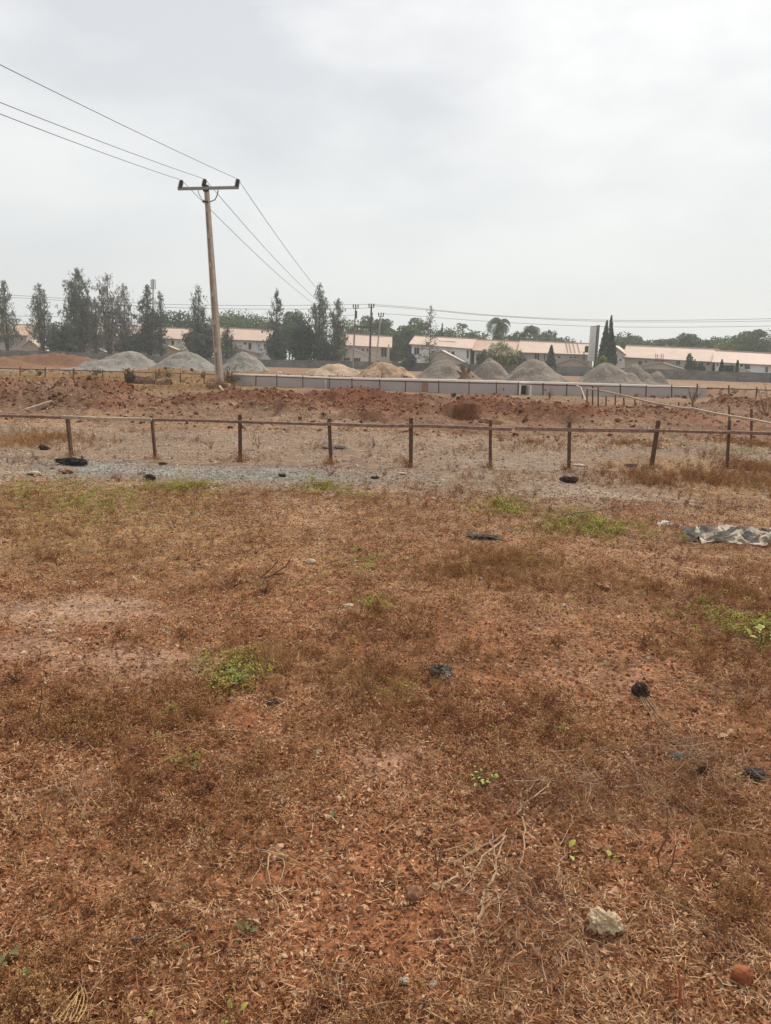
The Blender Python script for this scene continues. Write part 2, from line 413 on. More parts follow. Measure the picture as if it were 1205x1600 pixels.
_g = t.nodes.new('ShaderNodeNewGeometry'); _s = t.nodes.new('ShaderNodeSeparateXYZ'); _c = t.nodes.new('ShaderNodeCombineXYZ')
t.links.new(_g.outputs['Position'], _s.inputs[0]); t.links.new(_s.outputs[0], _c.inputs[0]); t.links.new(_s.outputs[2], _c.inputs[1])
_b = t.nodes.new('ShaderNodeTexBrick'); _b.inputs['Scale'].default_value = 1.0; _b.inputs['Brick Width'].default_value = .46; _b.inputs['Row Height'].default_value = .23; _b.inputs['Mortar Size'].default_value = .015
_b.inputs['Color1'].default_value = (.135, .13, .125, 1); _b.inputs['Color2'].default_value = (.22, .21, .195, 1); _b.inputs['Mortar'].default_value = (.10, .095, .09, 1)
t.links.new(_c.outputs[0], _b.inputs[0]); _n = t.nodes.new('ShaderNodeTexNoise'); _n.inputs['Scale'].default_value = .35; _n.inputs['Detail'].default_value = 6; t.links.new(_g.outputs['Position'], _n.inputs[0])
_r = t.nodes.new('ShaderNodeMapRange'); _r.inputs[1].default_value = .35; _r.inputs[2].default_value = .65; _r.inputs[3].default_value = .72; _r.inputs[4].default_value = 1.2; t.links.new(_n.outputs[0], _r.inputs[0])
_v = t.nodes.new('ShaderNodeVectorMath'); _v.operation = 'SCALE'; t.links.new(_b.outputs[0], _v.inputs[0]); t.links.new(_r.outputs[0], _v.inputs['Scale']); t.links.new(_v.outputs[0], b.inputs['Base Color'])

M_dark = mat('dark_steel', (.05, .045, .04), .7, .2, 5)

# ------------------------------------------------------------------ boundary wall of concrete blocks
wp = [(-120, 545, 150), (0, 547, 150), (100, 549, 150), (170, 553, 150), (300, 558, 150), (420, 562, 150), (520, 563.6, 150), (640, 566.6, 148), (870, 572, 138), (1018, 576.4, 131), (1205, 583, 122), (1330, 587.5, 116)]
bw = empty('boundary_wall', (0, 150, 0), 'long grey concrete block wall running in front of the houses', 'wall')
mbw = MB(); mbc = MB()
for (a, b_) in zip(wp[:-1], wp[1:]):
    p = Y(*a); q = Y(*b_); 
    lo = -.3
    mbw.prism([(p.x, p.y, lo), (q.x, q.y, lo), (q.x, q.y, q.z), (p.x, p.y, p.z)], (0, .22, 0))
o = mbw.build('wall_face', M_block, bw)
mbc = []
for k in range(len(wp) - 1):      # piers every few metres standing a little proud
    p = Y(*wp[k]); q = Y(*wp[k + 1]); n = max(1, int((q - p).length / 3.6))
    for i in range(n):
        r_ = p.lerp(q, i / n); m_ = MB().box((r_.x, r_.y - .03, r_.z / 2 - .02), (.26, .34, r_.z + .1)); m_.build('pier', M_block, bw)

# ------------------------------------------------------------------ houses beyond the wall
def front_plane(x0, x1, Y0, Y1):
    A = G(x0, 900); A = Y(x0, 560, Y0); B_ = Y(x1, 560, Y1)
    n = Vector((B_.y - A.y, -(B_.x - A.x), 0)).normalized()
    if n.y > 0: n = -n
    def hit(px, py, off=0.0):
        d = ray(px, py); t_ = (A - CP + n * off).dot(n) / d.dot(n)
        return CP + d * t_
    return A, B_, n, hit
def slab(mb, a, b_, c, d, th=.12):
    """thin roof sheet over four corners"""
    nrm = (Vector(b_) - Vector(a)).cross(Vector(d) - Vector(a)).normalized()
    if nrm.z < 0: nrm = -nrm
    return mb.prism([a, b_, c, d], nrm * -th)
def window(hit, n, parent, x0, y0, x1, y1, panes=1, off=0.0, fr=M_frame):
    a = hit(x0, y1, off); b_ = hit(x1, y1, off); c = hit(x1, y0, off); d = hit(x0, y0, off)
    u = (b_ - a).normalized(); W = (b_ - a).length; Hh = (d - a).length; up = (d - a).normalized()
    w_ = MB(); t_ = min(.09, W * .12)
    for (p, q) in ((a, b_), (d, c)): w_.beam(p + n * .04, q + n * .04, .1, t_)
    for (p, q) in ((a, d), (b_, c)): w_.beam(p + n * .04 + up * t_ * .5, q + n * .04 - up * t_ * .5, .1, t_)
    for k in range(1, panes):
        w_.beam(a + u * W * k / panes + n * .04 + up * t_ * .5, d + u * W * k / panes + n * .04 - up * t_ * .5, .07, t_ * .7)
    f_ = w_.build('window', fr, parent)
    for k in range(panes):
        g = MB(); p0 = a + u * W * k / panes; p1 = a + u * W * (k + 1) / panes
        g.prism([p0 + n * .035, p1 + n * .035, p1 + up * Hh + n * .035, p0 + up * Hh + n * .035], -n * .03)
        o = g.build('pane', M_glass, None); off_ = parent.location
        o.data.transform(Matrix.Translation(-off_)); o.parent = f_
    return f_
def house(name, label, x0, x1, e0, e1, r0, r1, Y0, Y1, wm, rm, ridge_in=5.0, over=.5, gable_left=None, seams=0, vx=None):
    A, B_, n, hit = front_plane(x0, x1, Y0, Y1)
    root = empty(name, (A.x, A.y, 0), label, 'house')
    u = (B_ - A); u.z = 0; Lh = u.length; u.normalize()
    ea, eb = hit(x0, e0), hit(x1, e1)
    # ridge: heights from the depth of the ridge line
    def back(px, py):
        d = ray(px, py); t_ = (A - n * ridge_in - CP).dot(n) / d.dot(n); return CP + d * t_
    ra = ea - n * ridge_in; rb = eb - n * ridge_in
    ra.z = back(x0, r0).z; rb.z = back(x1, r1).z
    fa, fb = ea - n * 2 * ridge_in, eb - n * 2 * ridge_in
    zb = -.2; V = lambda p, z: Vector((p.x, p.y, z))
    w_ = MB(); inset = u * .02
    pa = [V(ea, zb), V(ea, ea.z - .12), V(ra, ra.z - .2), V(fa, ea.z - .12), V(fa, zb)]
    pb_ = [V(eb, zb), V(eb, eb.z - .12), V(rb, rb.z - .2), V(fb, eb.z - .12), V(fb, zb)]
    w_.add(pa + pb_, [(0, 1, 2, 3, 4), (9, 8, 7, 6, 5)] + [(i, i + 5, (i + 1) % 5 + 5, (i + 1) % 5) for i in range(5)])
    w_.build('wall', wm, root)
    oa = -u * over; ob = u * over; down = (ea - ra); down = down / down.length * over
    rf = MB()
    slab(rf, ea + oa + down, eb + ob + down, rb + ob, ra + oa)
    db = (fa - ra); db = V(db, ea.z - ra.z); db = db / db.length * over
    slab(rf, V(fa, ea.z) + oa + db, V(fb, eb.z) + ob + db, rb + ob + Vector((0, 0, -.003)), ra + oa + Vector((0, 0, -.003)))
    roof = rf.build('roof', rm, root)
    cap = MB().beam(ra + oa + Vector((0, 0, .06)), rb + ob + Vector((0, 0, .06)), .3, .1).build('ridge_cap', rm, root)
    fs = MB().beam(ea + oa + down + Vector((0, 0, -.16)) + n * .05, eb + ob + down + Vector((0, 0, -.16)) + n * .05, .22, .05).build('fascia', M_fascia, root)
    for k in range(seams):       # sheet laps across the slope
        s_ = (k + .5) / seams; p = ea + down + u * Lh * s_; q = ra + u * Lh * s_
        MB().beam(p + Vector((0, 0, .05)), q + Vector((0, 0, .05)), .10, .05).build('sheet_lap', rm, root)
    return root, hit, n, u, (ea, eb, ra, rb)
def annex(root, hit, n, u, pts, off, dep, wm, rm, wins=()):
    """low front wing with a gable facing the field; pts = left eave, peak, right eave in photo pixels"""
    l, p, r_ = [hit(*q, off) for q in pts]
    w_ = MB(); w_.prism([Vector((l.x, l.y, -.2)), l - Vector((0, 0, .1)), p - Vector((0, 0, .14)), r_ - Vector((0, 0, .1)), Vector((r_.x, r_.y, -.2))], -n * dep)
    w_.build('annex_wall', wm, root)
    rf = MB(); f_ = n * .35
    dl = (l - p).normalized() * .4; dr = (r_ - p).normalized() * .4
    slab(rf, l + dl + f_, p + f_, p - n * dep, l + dl - n * dep, .1)
    slab(rf, p + f_ + Vector((0, 0, .004)), r_ + dr + f_, r_ + dr - n * dep, p - n * dep + Vector((0, 0, .004)), .1)
    rf.build('annex_roof', rm, root)
    for q in wins: window(hit, n, root, *q[:4], panes=q[4] if len(q) > 4 else 1, off=off + .02)

# leftmost, half hidden by the casuarinas
h, hit, n, u, _ = house('house', 'pink-grey house with pale roof at far left behind the first casuarina', -60, 41, 519, 522.5, 504, 507.5, 172, 172, M_plaster_p, M_roof2, 4.5)
window(hit, n, h, 33, 527.5, 36, 532); window(hit, n, h, 10, 528, 15, 536, 2); window(hit, n, h, -30, 527, -24, 536, 2)
annex(h, hit, n, u, [(37, 540), (47, 531), (60, 541)], 4.5, 4.4, M_plaster_b, M_roofy)
h, hit, n, u, _ = house('house', 'long salmon-roofed house mostly screened by thin grey casuarinas', 100, 214, 521, 524, 507.5, 509.5, 178, 178, M_plaster_p, M_roof, 4.5)
for x in (112, 135, 160, 185, 203): window(hit, n, h, x, 530, x + 4, 537, 1)
annex(h, hit, n, u, [(120, 547), (142, 540), (164, 549)], 4.5, 4.4, M_plaster_b, M_roofg)
annex(h, hit, n, u, [(180, 546), (206, 536), (232, 548)], 5.5, 4.4, M_plaster_b, M_roofr)
h, hit, n, u, _ = house('house', 'house with bright salmon roof and white end wall left of the concrete pole', 236, 300, 526, 529, 511.5, 513.5, 172, 172, M_white, M_roof, 4.5)
window(hit, n, h, 268, 532, 272, 539, 1); window(hit, n, h, 250, 532, 253, 537, 1)
annex(h, hit, n, u, [(254, 544), (262, 540), (276, 545.5)], 4.5, 4.4, M_plaster_b, M_roofy)
h, hit, n, u, _ = house('house', 'white-walled house with plain salmon roof right of the concrete pole', 338, 428, 528, 531.5, 511.5, 516, 170, 170, M_white, M_roof, 4.5)
window(hit, n, h, 381.5, 535, 385, 538.6); window(hit, n, h, 388.5, 536, 393, 545.5, 1); window(hit, n, h, 352, 534, 356, 540)
annex(h, hit, n, u, [(362, 550), (373, 544), (399, 551)], 4.5, 4.4, M_plaster, M_roofr)
h, hit, n, u, _ = house('house', 'beige house behind the three distant utility poles', 532, 609, 537, 541, 521, 526, 162, 162, M_plaster_b, M_roof, 4.5)
window(hit, n, h, 595.5, 543, 604.5, 558, 2); window(hit, n, h, 566, 544, 568.5, 548.5); window(hit, n, h, 573, 544.5, 576, 549); window(hit, n, h, 507 + 32, 545, 507 + 36, 550)
MB().beam(hit(607.6, 538, 1.2), Vector((hit(607.6, 560, 1.2).x, hit(607.6, 560, 1.2).y, 0)), .3, .3).build('porch_column', M_plaster_b, h)
annex(h, hit, n, u, [(520, 561), (553, 543.5), (590, 561.5)], 5.0, 4.9, M_plaster, M_white, [(537, 559, 547, 564, 2), (553, 559, 563.5, 566.5, 3)])
h, hit, n, u, E = house('house', 'white house with porch and small dark windows behind the sparse young conifer', 643.5, 735, 536, 543.5, 524.5, 529.5, 158, 155, M_white, M_roof, 4.5, seams=0)
window(hit, n, h, 647.5, 543, 655.5, 554, 2); window(hit, n, h, 675, 548, 679, 551.5); window(hit, n, h, 699.5, 548.5, 702.5, 552); window(hit, n, h, 705.8, 549, 710.2, 555.5)  # the first is the porch opening, its shade put in as dark panes
window(hit, n, h, 729.5, 547, 732.5, 560)
annex(h, hit, n, u, [(664, 562), (690, 547), (723, 564)], 4.5, 4.4, M_plaster_b, M_roofg)
for (a, b_) in (((686, 532.3), (713, 534)), ((686, 537), (712, 539))):
    MB().beam(Vector(hit(*a, 0)) + Vector((0, 2.2, .0)), Vector(hit(*b_, 0)) + Vector((0, 2.2, .0)), .2, .12).build('roof_rail', M_fascia, h)
h, hit, n, u, _ = house('house', 'pale roofed house largely hidden behind the flowering tree', 742, 812, 545.5, 549, 530, 533.5, 155, 153, M_plaster, M_roof2, 4.5)
window(hit, n, h, 750, 553, 754, 559); window(hit, n, h, 795, 553, 800, 560, 2)
h, hit, n, u, E = house('house', 'pinkish house with streaked salmon roof left of the slab tower', 813, 922, 548.5, 552.3, 532, 537, 152, 149, M_plaster_p, M_roof, 4.5)
window(hit, n, h, 835, 551.5, 843, 565, 2); window(hit, n, h, 872, 556.5, 876, 560); window(hit, n, h, 890, 557, 894, 559.5); window(hit, n, h, 897, 557, 901.5, 559.5); window(hit, n, h, 850, 552, 852, 562)
annex(h, hit, n, u, [(866, 568.5), (896, 559.5), (925, 571)], 4.5, 4.4, M_plaster_p, M_roofg)
for k in (880, 884, 890, 896, 902): 
    q = hit(k - 1, 537, 0); 
for (xa) in (888, 893, 899, 906):
    p = E[0].lerp(E[1], (xa - 813) / 109) ; q = E[2].lerp(E[3], (xa - 813 - 5) / 109)
    MB().beam(p + Vector((0, 0, .05)), q + Vector((0, 0, .05)), .16, .04).build('sheet_lap', M_roofr, h)
h, hit, n, u, E = house('house', 'long beige house with white gable end right of the slab tower', 977, 1117, 556, 563.5, 539.3, 545.5, 145, 139, M_plaster_b, M_roof, 4.5)
window(hit, n, h, 998, 563.5, 1003.5, 570.5, 2); window(hit, n, h, 1007.5, 563, 1011, 566.5); window(hit, n, h, 1056.5, 562, 1063, 571, 2); window(hit, n, h, 1104.5, 567, 1109, 570.5); window(hit, n, h, 1093, 565, 1099, 574, 2)
annex(h, hit, n, u, [(1006, 570), (1036, 566), (1076, 578.5)], 4.0, 3.9, M_plaster_b, M_roofg)
# the white wing whose gable end looks at the field
lw = [(950, 556), (959, 540), (976, 552), (976, 575), (950, 575)]
q = [hit(a, b_, .4) for a, b_ in lw]; MB().prism(q, -n * 8.5).build('wing_wall', M_white, h)
rf = MB(); slab(rf, hit(977.5, 553, .9), hit(959, 538.6, .9), hit(959, 538.6, .9) - n * 8, hit(977.5, 553, .9) - n * 8, .12)
slab(rf, hit(949, 557.5, .9), hit(959, 538.7, .9), hit(959, 538.7, .9) - n * 8, hit(949, 557.5, .9) - n * 8, .12); rf.build('wing_roof', M_roof, h)
for (a, b_) in ((956.5, 958.5), (960, 961.5), (962.6, 964)): window(hit, n, h, a, 560.5, b_, 567.5, off=.42)
window(hit, n, h, 968.5, 561, 971, 564, off=.42)
so_ = MB()
for x in (1024.6, 1027.4, 1033.4, 1036.4):
    so_.beam(hit(x, 552.5, .3), hit(x, 565, .3), .08, .08)
so_.beam(hit(1024.6, 560, .33), hit(1036.4, 560.5, .33), .06, .06); so_.beam(hit(1024.6, 556, .33), hit(1036.4, 556.5, .33), .06, .06)
o = single(so_, 'pipe_frame', M_dark, 'dark upright pipe frame against the eave of the long beige house', 'frame')
h, hit, n, u, _ = house('house', 'salmon-roofed white house at the right edge behind the block wall', 1117.5, 1260, 563.8, 571, 547.5, 555, 137, 131, M_white, M_roof, 4.5)
window(hit, n, h, 1163.5, 569, 1172, 577, 2); window(hit, n, h, 1196, 573, 1200, 582, 2); window(hit, n, h, 1157, 569, 1161, 573); window(hit, n, h, 1120, 568, 1122, 572)
annex(h, hit, n, u, [(1120, 580), (1146, 570), (1180, 582.5)], 4.0, 3.9, M_plaster, M_roofg)

# slab tower with a pale hoarding face and dark lattice flank
tw = empty('slab_tower', tuple(Y(924, 572, 143) * 1), 'tall pale slab tower with dark latticed flank beside columnar conifers', 'tower')
q = lambda x, y, d=143: Y(x, y, d)
MB().prism([q(919, 563.5), q(928.8, 564.5), q(932.3, 508.5), q(923.8, 509.5)], (0, .5, 0)).build('front_panel', M_white, tw)
fl = MB(); a_, b2_ = q(929.6, 564.5, 143.3), q(933.2, 508.5, 143.3); c_, d_ = q(931.5, 572, 145.5), q(936.8, 508, 145.5)
for (p, r_) in ((a_, b2_), (c_, d_)): fl.beam(p, r_, .14, .14)
for k in range(9):
    s_, e_ = k / 9, (k + 1) / 9
    fl.beam(a_.lerp(b2_, s_), c_.lerp(d_, s_), .1, .1); fl.beam(a_.lerp(b2_, s_), c_.lerp(d_, e_), .08, .08)
fl.build('lattice', M_dark, tw)
MB().prism([a_ + Vector((.02, .1, 0)), c_ + Vector((-.1, -.1, .4)), d_ + Vector((-.1, -.1, 0)), b2_ + Vector((.02, .1, 0))], (-.06, 0, 0)).build('side_panel', M_fascia, tw)
MB().beam(q(923, 564, 144), (q(923, 564, 144).x, 144, 0), .5, .4).build('leg', M_plaster, tw)
MB().beam(q(929.5, 564, 145), (q(929.5, 564, 145).x, 145, 0), .3, .3).build('leg', M_dark, tw)
tk = empty('water_tank', tuple(q(917.5, 552, 147)), 'black water tank on a raised stand just left of the slab tower', 'water tank')
mt = MB(); mt.tube([q(917.5, y, 147) for y in (550, 548.8, 543, 540.8, 540.2)], [.42, .45, .45, .38, .15], 12); mt.build('tank', M_dark, tk, True)
ms = MB(); c = q(917.5, 550.3, 147); ms.box(c, (1.3, 1.2, .1)); 
for sx in (-.55, .55):
    for sy in (-.5, .5): ms.box((c.x + sx, c.y + sy, c.z / 2), (.09, .09, c.z))
ms.build('stand', M_dark, tk)

# ------------------------------------------------------------------ tipped heaps of stone and sand
def pile_mat(name, c1, c2, sc=5):
    m, t, b = new_mat(name); b.inputs['Roughness'].default_value = .95; b.inputs['Specular IOR Level'].default_value = .1
    geo = t.nodes.new('ShaderNodeNewGeometry')
    n = t.nodes.new('ShaderNodeTexNoise'); n.inputs['Scale'].default_value = sc; n.inputs['Detail'].default_value = 6; n.inputs['Roughness'].default_value = .75
    n2 = t.nodes.new('ShaderNodeTexNoise'); n2.inputs['Scale'].default_value = .5; n2.inputs['Detail'].default_value = 4
    t.links.new(geo.outputs['Position'], n.inputs[0]); t.links.new(geo.outputs['Position'], n2.inputs[0])
    r = t.nodes.new('ShaderNodeValToRGB'); r.color_ramp.elements[0].position = .33; r.color_ramp.elements[1].position = .67
    r.color_ramp.elements[0].color = (*c1, 1); r.color_ramp.elements[1].color = (*c2, 1); t.links.new(n.outputs[0], r.inputs[0])
    s = t.nodes.new('ShaderNodeMapRange'); s.inputs[1].default_value = .35; s.inputs[2].default_value = .65; s.inputs[3].default_value = .82; s.inputs[4].default_value = 1.15; t.links.new(n2.outputs[0], s.inputs[0])
    v = t.nodes.new('ShaderNodeVectorMath'); v.operation = 'SCALE'; t.links.new(r.outputs[0], v.inputs[0]); t.links.new(s.outputs[0], v.inputs['Scale']); t.links.new(v.outputs[0], b.inputs['Base Color'])
    bp = t.nodes.new('ShaderNodeBump'); bp.inputs['Distance'].default_value = .08; t.links.new(n.outputs[0], bp.inputs['Height']); t.links.new(bp.outputs[0], b.inputs['Normal'])
    return m
M_stone = pile_mat('crushed_stone', (.17, .155, .135), (.36, .33, .29), 5)
M_stone_d = pile_mat('crushed_stone_brown', (.155, .125, .10), (.33, .28, .23), 5)
M_sand = pile_mat('pale_sand', (.34, .24, .165), (.50, .38, .27), 2.5)
M_sand_d = pile_mat('sand_and_soil', (.24, .14, .08), (.46, .34, .23), 1.4)
def pile(x0, xp, x1, ytop, d, m, label, cat, sharp=.5, depth=.8, seed=0, rough=.06, name='stone_pile', lump=0.0):
    x0 -= 7; x1 += 7; sharp *= .55
    a = Y(x0, 580, d); b_ = Y(x1, 580, d); pk = Y(xp, ytop, d); c = (a + b_) / 2
    g0 = Hs(c.x, d); h = pk.z - min(g0, .2); h = max(h, .5); W = (b_.x - a.x) / 2; ox = (pk.x - c.x) / W
    n = 56; us = np.linspace(-1.12, 1.12, n * 2); vs = np.linspace(-1.12, 1.12, n)
    U, V = np.meshgrid(us, vs, indexing='ij')
    X = c.x + U * W; Yy = d + V * W * depth
    U2 = U + .07 * fbm(X * .6, Yy * .6, 3, seed) ; V2 = V + .07 * fbm(X * .6 + 9, Yy * .6, 3, seed + 3)
    # apex shifted: shear the radius
    r = np.hypot((U2 - ox * np.clip(1 - np.hypot(U2, V2), 0, 1)), V2)
    prof = np.clip(1 - r, 0, 1); s_ = sharp
    z = h * (s_ * (1.02 - np.sqrt(np.clip(r, 0, 1) ** 2 + .05)) / (1.02 - .2236) + (1 - s_) * .5 * (1 + np.cos(np.pi * np.clip(r, 0, 1))))
    z = z * (1 + rough * fbm(X * 1.1, Yy * 1.1, 4, seed + 7)) + .05 * fbm(X * 4, Yy * 4, 2, seed + 9) * np.clip(prof * 4, 0, 1)
    z = z + lump * fbm(X * 1.7, Yy * 1.7, 3, seed + 11) * np.clip(prof * 3, 0, 1)
    gz_ = np.random.default_rng(seed + 90); sd_ = gz_.choice([-1, 1])
    for (ux, vy, hh, rr_) in ((sd_ * gz_.uniform(.22, .34), -.25, .66, .55), (-sd_ * gz_.uniform(.25, .38), -.35, .42, .5), (gz_.uniform(-.2, .2), -.6, .28, .42)):
        r2 = np.hypot((U2 - ux) / rr_, (V2 - vy) / rr_); z = np.maximum(z, h * hh * (.5 * (1 + np.cos(np.pi * np.clip(r2, 0, 1)))) ** .9)
    z = z + h * .05 * fbm(X * .9, Yy * 3.0, 3, seed + 21) * np.clip(prof * 4, 0, 1)
    gh = H(X.ravel(), Yy.ravel()).reshape(X.shape)
    Z = gh + np.where((r < 1) | (z > .03), z, -.12 * np.clip((r - 1) * 8, 0, 1)) + .01
    i, j = np.meshgrid(np.arange(2 * n - 1), np.arange(n - 1), indexing='ij'); k = i * n + j
    f = np.stack([k, k + n, k + n + 1, k + 1], -1).reshape(-1, 4)
    me = mesh_np(name, np.stack([X.ravel() - c.x, Yy.ravel() - d, Z.ravel()], -1), f, True)
    o = link(name, me, m); o.location = (c.x, d, 0)
    return tag(o, label, cat, None)
pile(112, 208, 262, 548, 80, M_stone, 'grey crushed stone heap farthest left, in front of the block wall', 'stone heap', .35, .8, 1)
pile(226, 290, 350, 549.5, 78, M_stone, 'grey crushed stone heap just left of the concrete pole', 'stone heap', .3, .8, 2)
pile(334, 381, 430, 551, 76, M_stone, 'grey crushed stone heap just right of the concrete pole', 'stone heap', .4, .8, 3)
pile(464, 520, 584, 567.5, 72, M_sand, 'pale sand heap with dark clods at the foot of the distant poles', 'sand heap', .4, .8, 4, .25, 'sand_pile', .14)
pile(552, 600, 664, 565, 70, M_sand_d, 'lumpy sand heap mixed with brown soil left of the grey heaps', 'sand heap', .5, .8, 5, .3, 'sand_pile', .3)
pile(645, 690, 762, 561, 74, M_stone_d, 'grey-brown stone heap behind the uprooted stump', 'stone heap', .45, .8, 6)
pile(730, 766, 806, 561, 79, M_stone_d, 'middle stone heap in the row of three right of the uprooted stump', 'stone heap', .3, .8, 7)
pile(782, 833, 898, 562, 71, M_stone_d, 'broad stone heap with a right shoulder above the dark wall opening', 'stone heap', .5, .8, 8)
pile(962, 984, 1052, 568.5, 78, M_stone_d, 'stone heap sloping down right behind the largest heap', 'stone heap', .55, .8, 10)
pile(897, 944, 1021, 567.5, 68, M_stone_d, 'largest brown-grey stone heap below the white gable end', 'stone heap', .6, .8, 9)

# ------------------------------------------------------------------ main concrete pole
M_conc = mat('pole_concrete', (.38, .32, .265), .9, .16, 3, bump=.004)
M_conc_l = mat('light_concrete', (.42, .40, .37), .9, .12, 2, bump=.004)
base = GH(344, 604); PY = base.y
top = Y(322.5, 289, PY); top = Vector((top.x, PY - .0, top.z))
pole = empty('utility_pole', tuple(base), 'leaning tapered concrete pole with wooden-looking crossarm carrying three wires', 'utility pole')
axis = (top - base); Lp = axis.length; ax = axis.normalized()
sx = Vector((1, 0, 0)); sx = (sx - ax * sx.dot(ax)).normalized(); sy = ax.cross(sx) * -1
if sy.y < 0: sy = -sy
yaw = R(-28); e1 = sx * math.cos(yaw) + sy * math.sin(yaw); e2 = -sx * math.sin(yaw) + sy * math.cos(yaw)   # the pole is turned so its right side shows
def ring(s_, wdt, dpt): 
    c = base + ax * Lp * s_
    return [c - e1 * wdt / 2 - e2 * dpt / 2, c + e1 * wdt / 2 - e2 * dpt / 2, c + e1 * wdt / 2 + e2 * dpt / 2, c - e1 * wdt / 2 + e2 * dpt / 2]
mp_ = MB(); w0, w1, d0, d1 = .40, .20, .24, .17
wat = lambda s_: w0 + (w1 - w0) * s_; dat = lambda s_: d0 + (d1 - d0) * s_
# two flanges and web panels with solid bridges between recesses, as on a ladder-cast pole
fl_t = .085
breaks = [0, .06, .175, .20, .315, .34, .455, .48, .60, .625, .74, .765, .87, 1.0]
for side in (-1, 1):
    vs = []
    for s_ in (-.02, 1.0):
        c = base + ax * Lp * s_ + e1 * side * (wat(s_) / 2 - fl_t * .5 * (1 - .4 * s_)); h_ = fl_t * .5 * (1 - .4 * s_); dd = dat(s_) / 2
        vs += [c - e1 * h_ - e2 * dd, c + e1 * h_ - e2 * dd, c + e1 * h_ + e2 * dd, c - e1 * h_ + e2 * dd]
    mp_.add(vs, [(0, 1, 5, 4), (1, 2, 6, 5), (2, 3, 7, 6), (3, 0, 4, 7), (4, 5, 6, 7), (3, 2, 1, 0)])
for k in range(len(breaks) - 1):
    s0, s1 = breaks[k], breaks[k + 1]; solid = k in (0, 2, 4, 6, 8, 10, 12)
    dd = (lambda s_: dat(s_) / 2 - .004) if solid else (lambda s_: .03)
    vs = []
    for s_ in (s0, s1):
        c = base + ax * Lp * s_; h_ = wat(s_) / 2 - fl_t * (1 - .4 * s_) + .004
        vs += [c - e1 * h_ - e2 * dd(s_), c + e1 * h_ - e2 * dd(s_), c + e1 * h_ + e2 * dd(s_), c - e1 * h_ + e2 * dd(s_)]
    mp_.add(vs, [(0, 1, 5, 4), (1, 2, 6, 5), (2, 3, 7, 6), (3, 0, 4, 7), (4, 5, 6, 7), (3, 2, 1, 0)])
mp_.build('shaft', M_conc, pole)
fb = MB(); fb.prism([(base.x - .32, base.y - .34, -.15), (base.x + .52, base.y - .38, -.15), (base.x + .55, base.y + .3, -.15), (base.x - .3, base.y + .34, -.15)], (0, 0, base.z + .15 + .17))
fb.build('footing', M_conc_l, pole)
cl, crr = Y(278, 295, PY - .22), Y(373, 293, PY - .22)
M_arm = mat('weathered_arm', (.26, .235, .22), .8, .15, 4)
MB().beam(cl, crr, .12, .14).build('crossarm', M_arm, pole)
ins = []
M_ins = mat('brown_insulator', (.035, .025, .025), .35, .2, 5)
for (bx, by, tx, ty) in ((281.5, 294, 284, 281.5), (318, 291.5, 320.5, 280), (370, 292, 372, 280)):
    a = Y(bx, by, PY - .22); b_ = Y(tx, ty, PY - .22); n_ = 13
    pts = [a.lerp(b_, k / n_) for k in range(n_ + 1)]
    MB().tube(pts, [(.14 if k % 2 else .085) * (1 if k < n_ - 1 else .7) for k in range(n_ + 1)], 10).build('insulator', M_ins, pole, True); ins.append(b_)
br = MB(); c = Y(329, 315, PY - .2)
br.tube([Y(341, 297, PY - .2), Y(339.5, 305, PY - .2), Y(336, 312, PY - .2), Y(328, 315.5, PY - .2)], .028, 5); br.build('brace', M_dark, pole)
MB().tube([Y(309.5, 297, PY - .2), Y(311, 303, PY - .2), Y(316, 312, PY - .2), Y(324, 315, PY - .2)], .02, 5).build('brace', M_arm, pole)
MB().box(Y(321, 315, PY - .2), (.3, .1, .08)).build('bracket', M_dark, pole)
MB().box(base + ax * Lp * .98 + Vector((0, -.16, 0)), (.3, .06, .3)).build('bracket', M_dark, pole)
# loose broken blocks beside the footing
M_rub = mat('rubble', (.30, .22, .165), .95, .25, 6, bump=.02)

# ------------------------------------------------------------------ distant poles and the lines
far_poles = []
for i, (bx, by, tx, ty, d, lab, wd) in enumerate([
        (551.5, 568, 556, 478, 141, 'leftmost of three distant poles, pale below and dark at the top', .34),
        (577.5, 569, 580.5, 477, 140, 'thickest dark middle pole of the three distant poles', .42),
        (586.5, 566, 595.5, 491, 142, 'shorter distant pole leaning right, right of the other two', .3)]):
    a = Y(bx, by, d); a.z = 0; b_ = Y(tx, ty, d)
    p_ = empty('utility_pole', tuple(a), lab, 'utility pole')
    MB().tube([a, a.lerp(b_, .5), b_], [wd / 2, wd * .42, wd * .33], 8).build('shaft', [mat('grey_pole', (.25, .22, .20), .9, .2, 1), mat('tarred_pole', (.085, .06, .05), .9, .2, 1), M_conc][i], p_)
    MB().beam(b_ + Vector((-.5, 0, -.4)), b_ + Vector((.5, 0, -.35)), .12, .12).build('crossarm', M_dark, p_)
    for q_ in (-.42, 0, .42): MB().tube([b_ + Vector((q_, 0, -.3)), b_ + Vector((q_, 0, .05)), b_ + Vector((q_, 0, .3))], [.07, .13, .05], 8).build('insulator', M_ins, p_)
    if i < 2:
        MB().box(b_ + Vector((.1, -.1, -1.5)), (.35, .3, 1.3 if i == 0 else .5)).build('fuse_box', M_dark, p_)
    far_poles.append(b_)
pf = MB(); pf.beam(Y(552, 510, 140.3), Y(583, 512, 139.5), .16, .2)
single(pf, 'platform_beam', M_dark, 'dark horizontal beam slung between two of the distant poles', 'beam')
M_wire = mat('wire', (.05, .05, .052), .6, .1, 3)
def cat(a, b_, sag, n=24):
    a = Vector(a); b_ = Vector(b_)
    return [a.lerp(b_, k / n) - Vector((0, 0, sag * 4 * (k / n) * (1 - k / n))) for k in range(n + 1)]
dirn = Vector((-7.5, -85, 0))
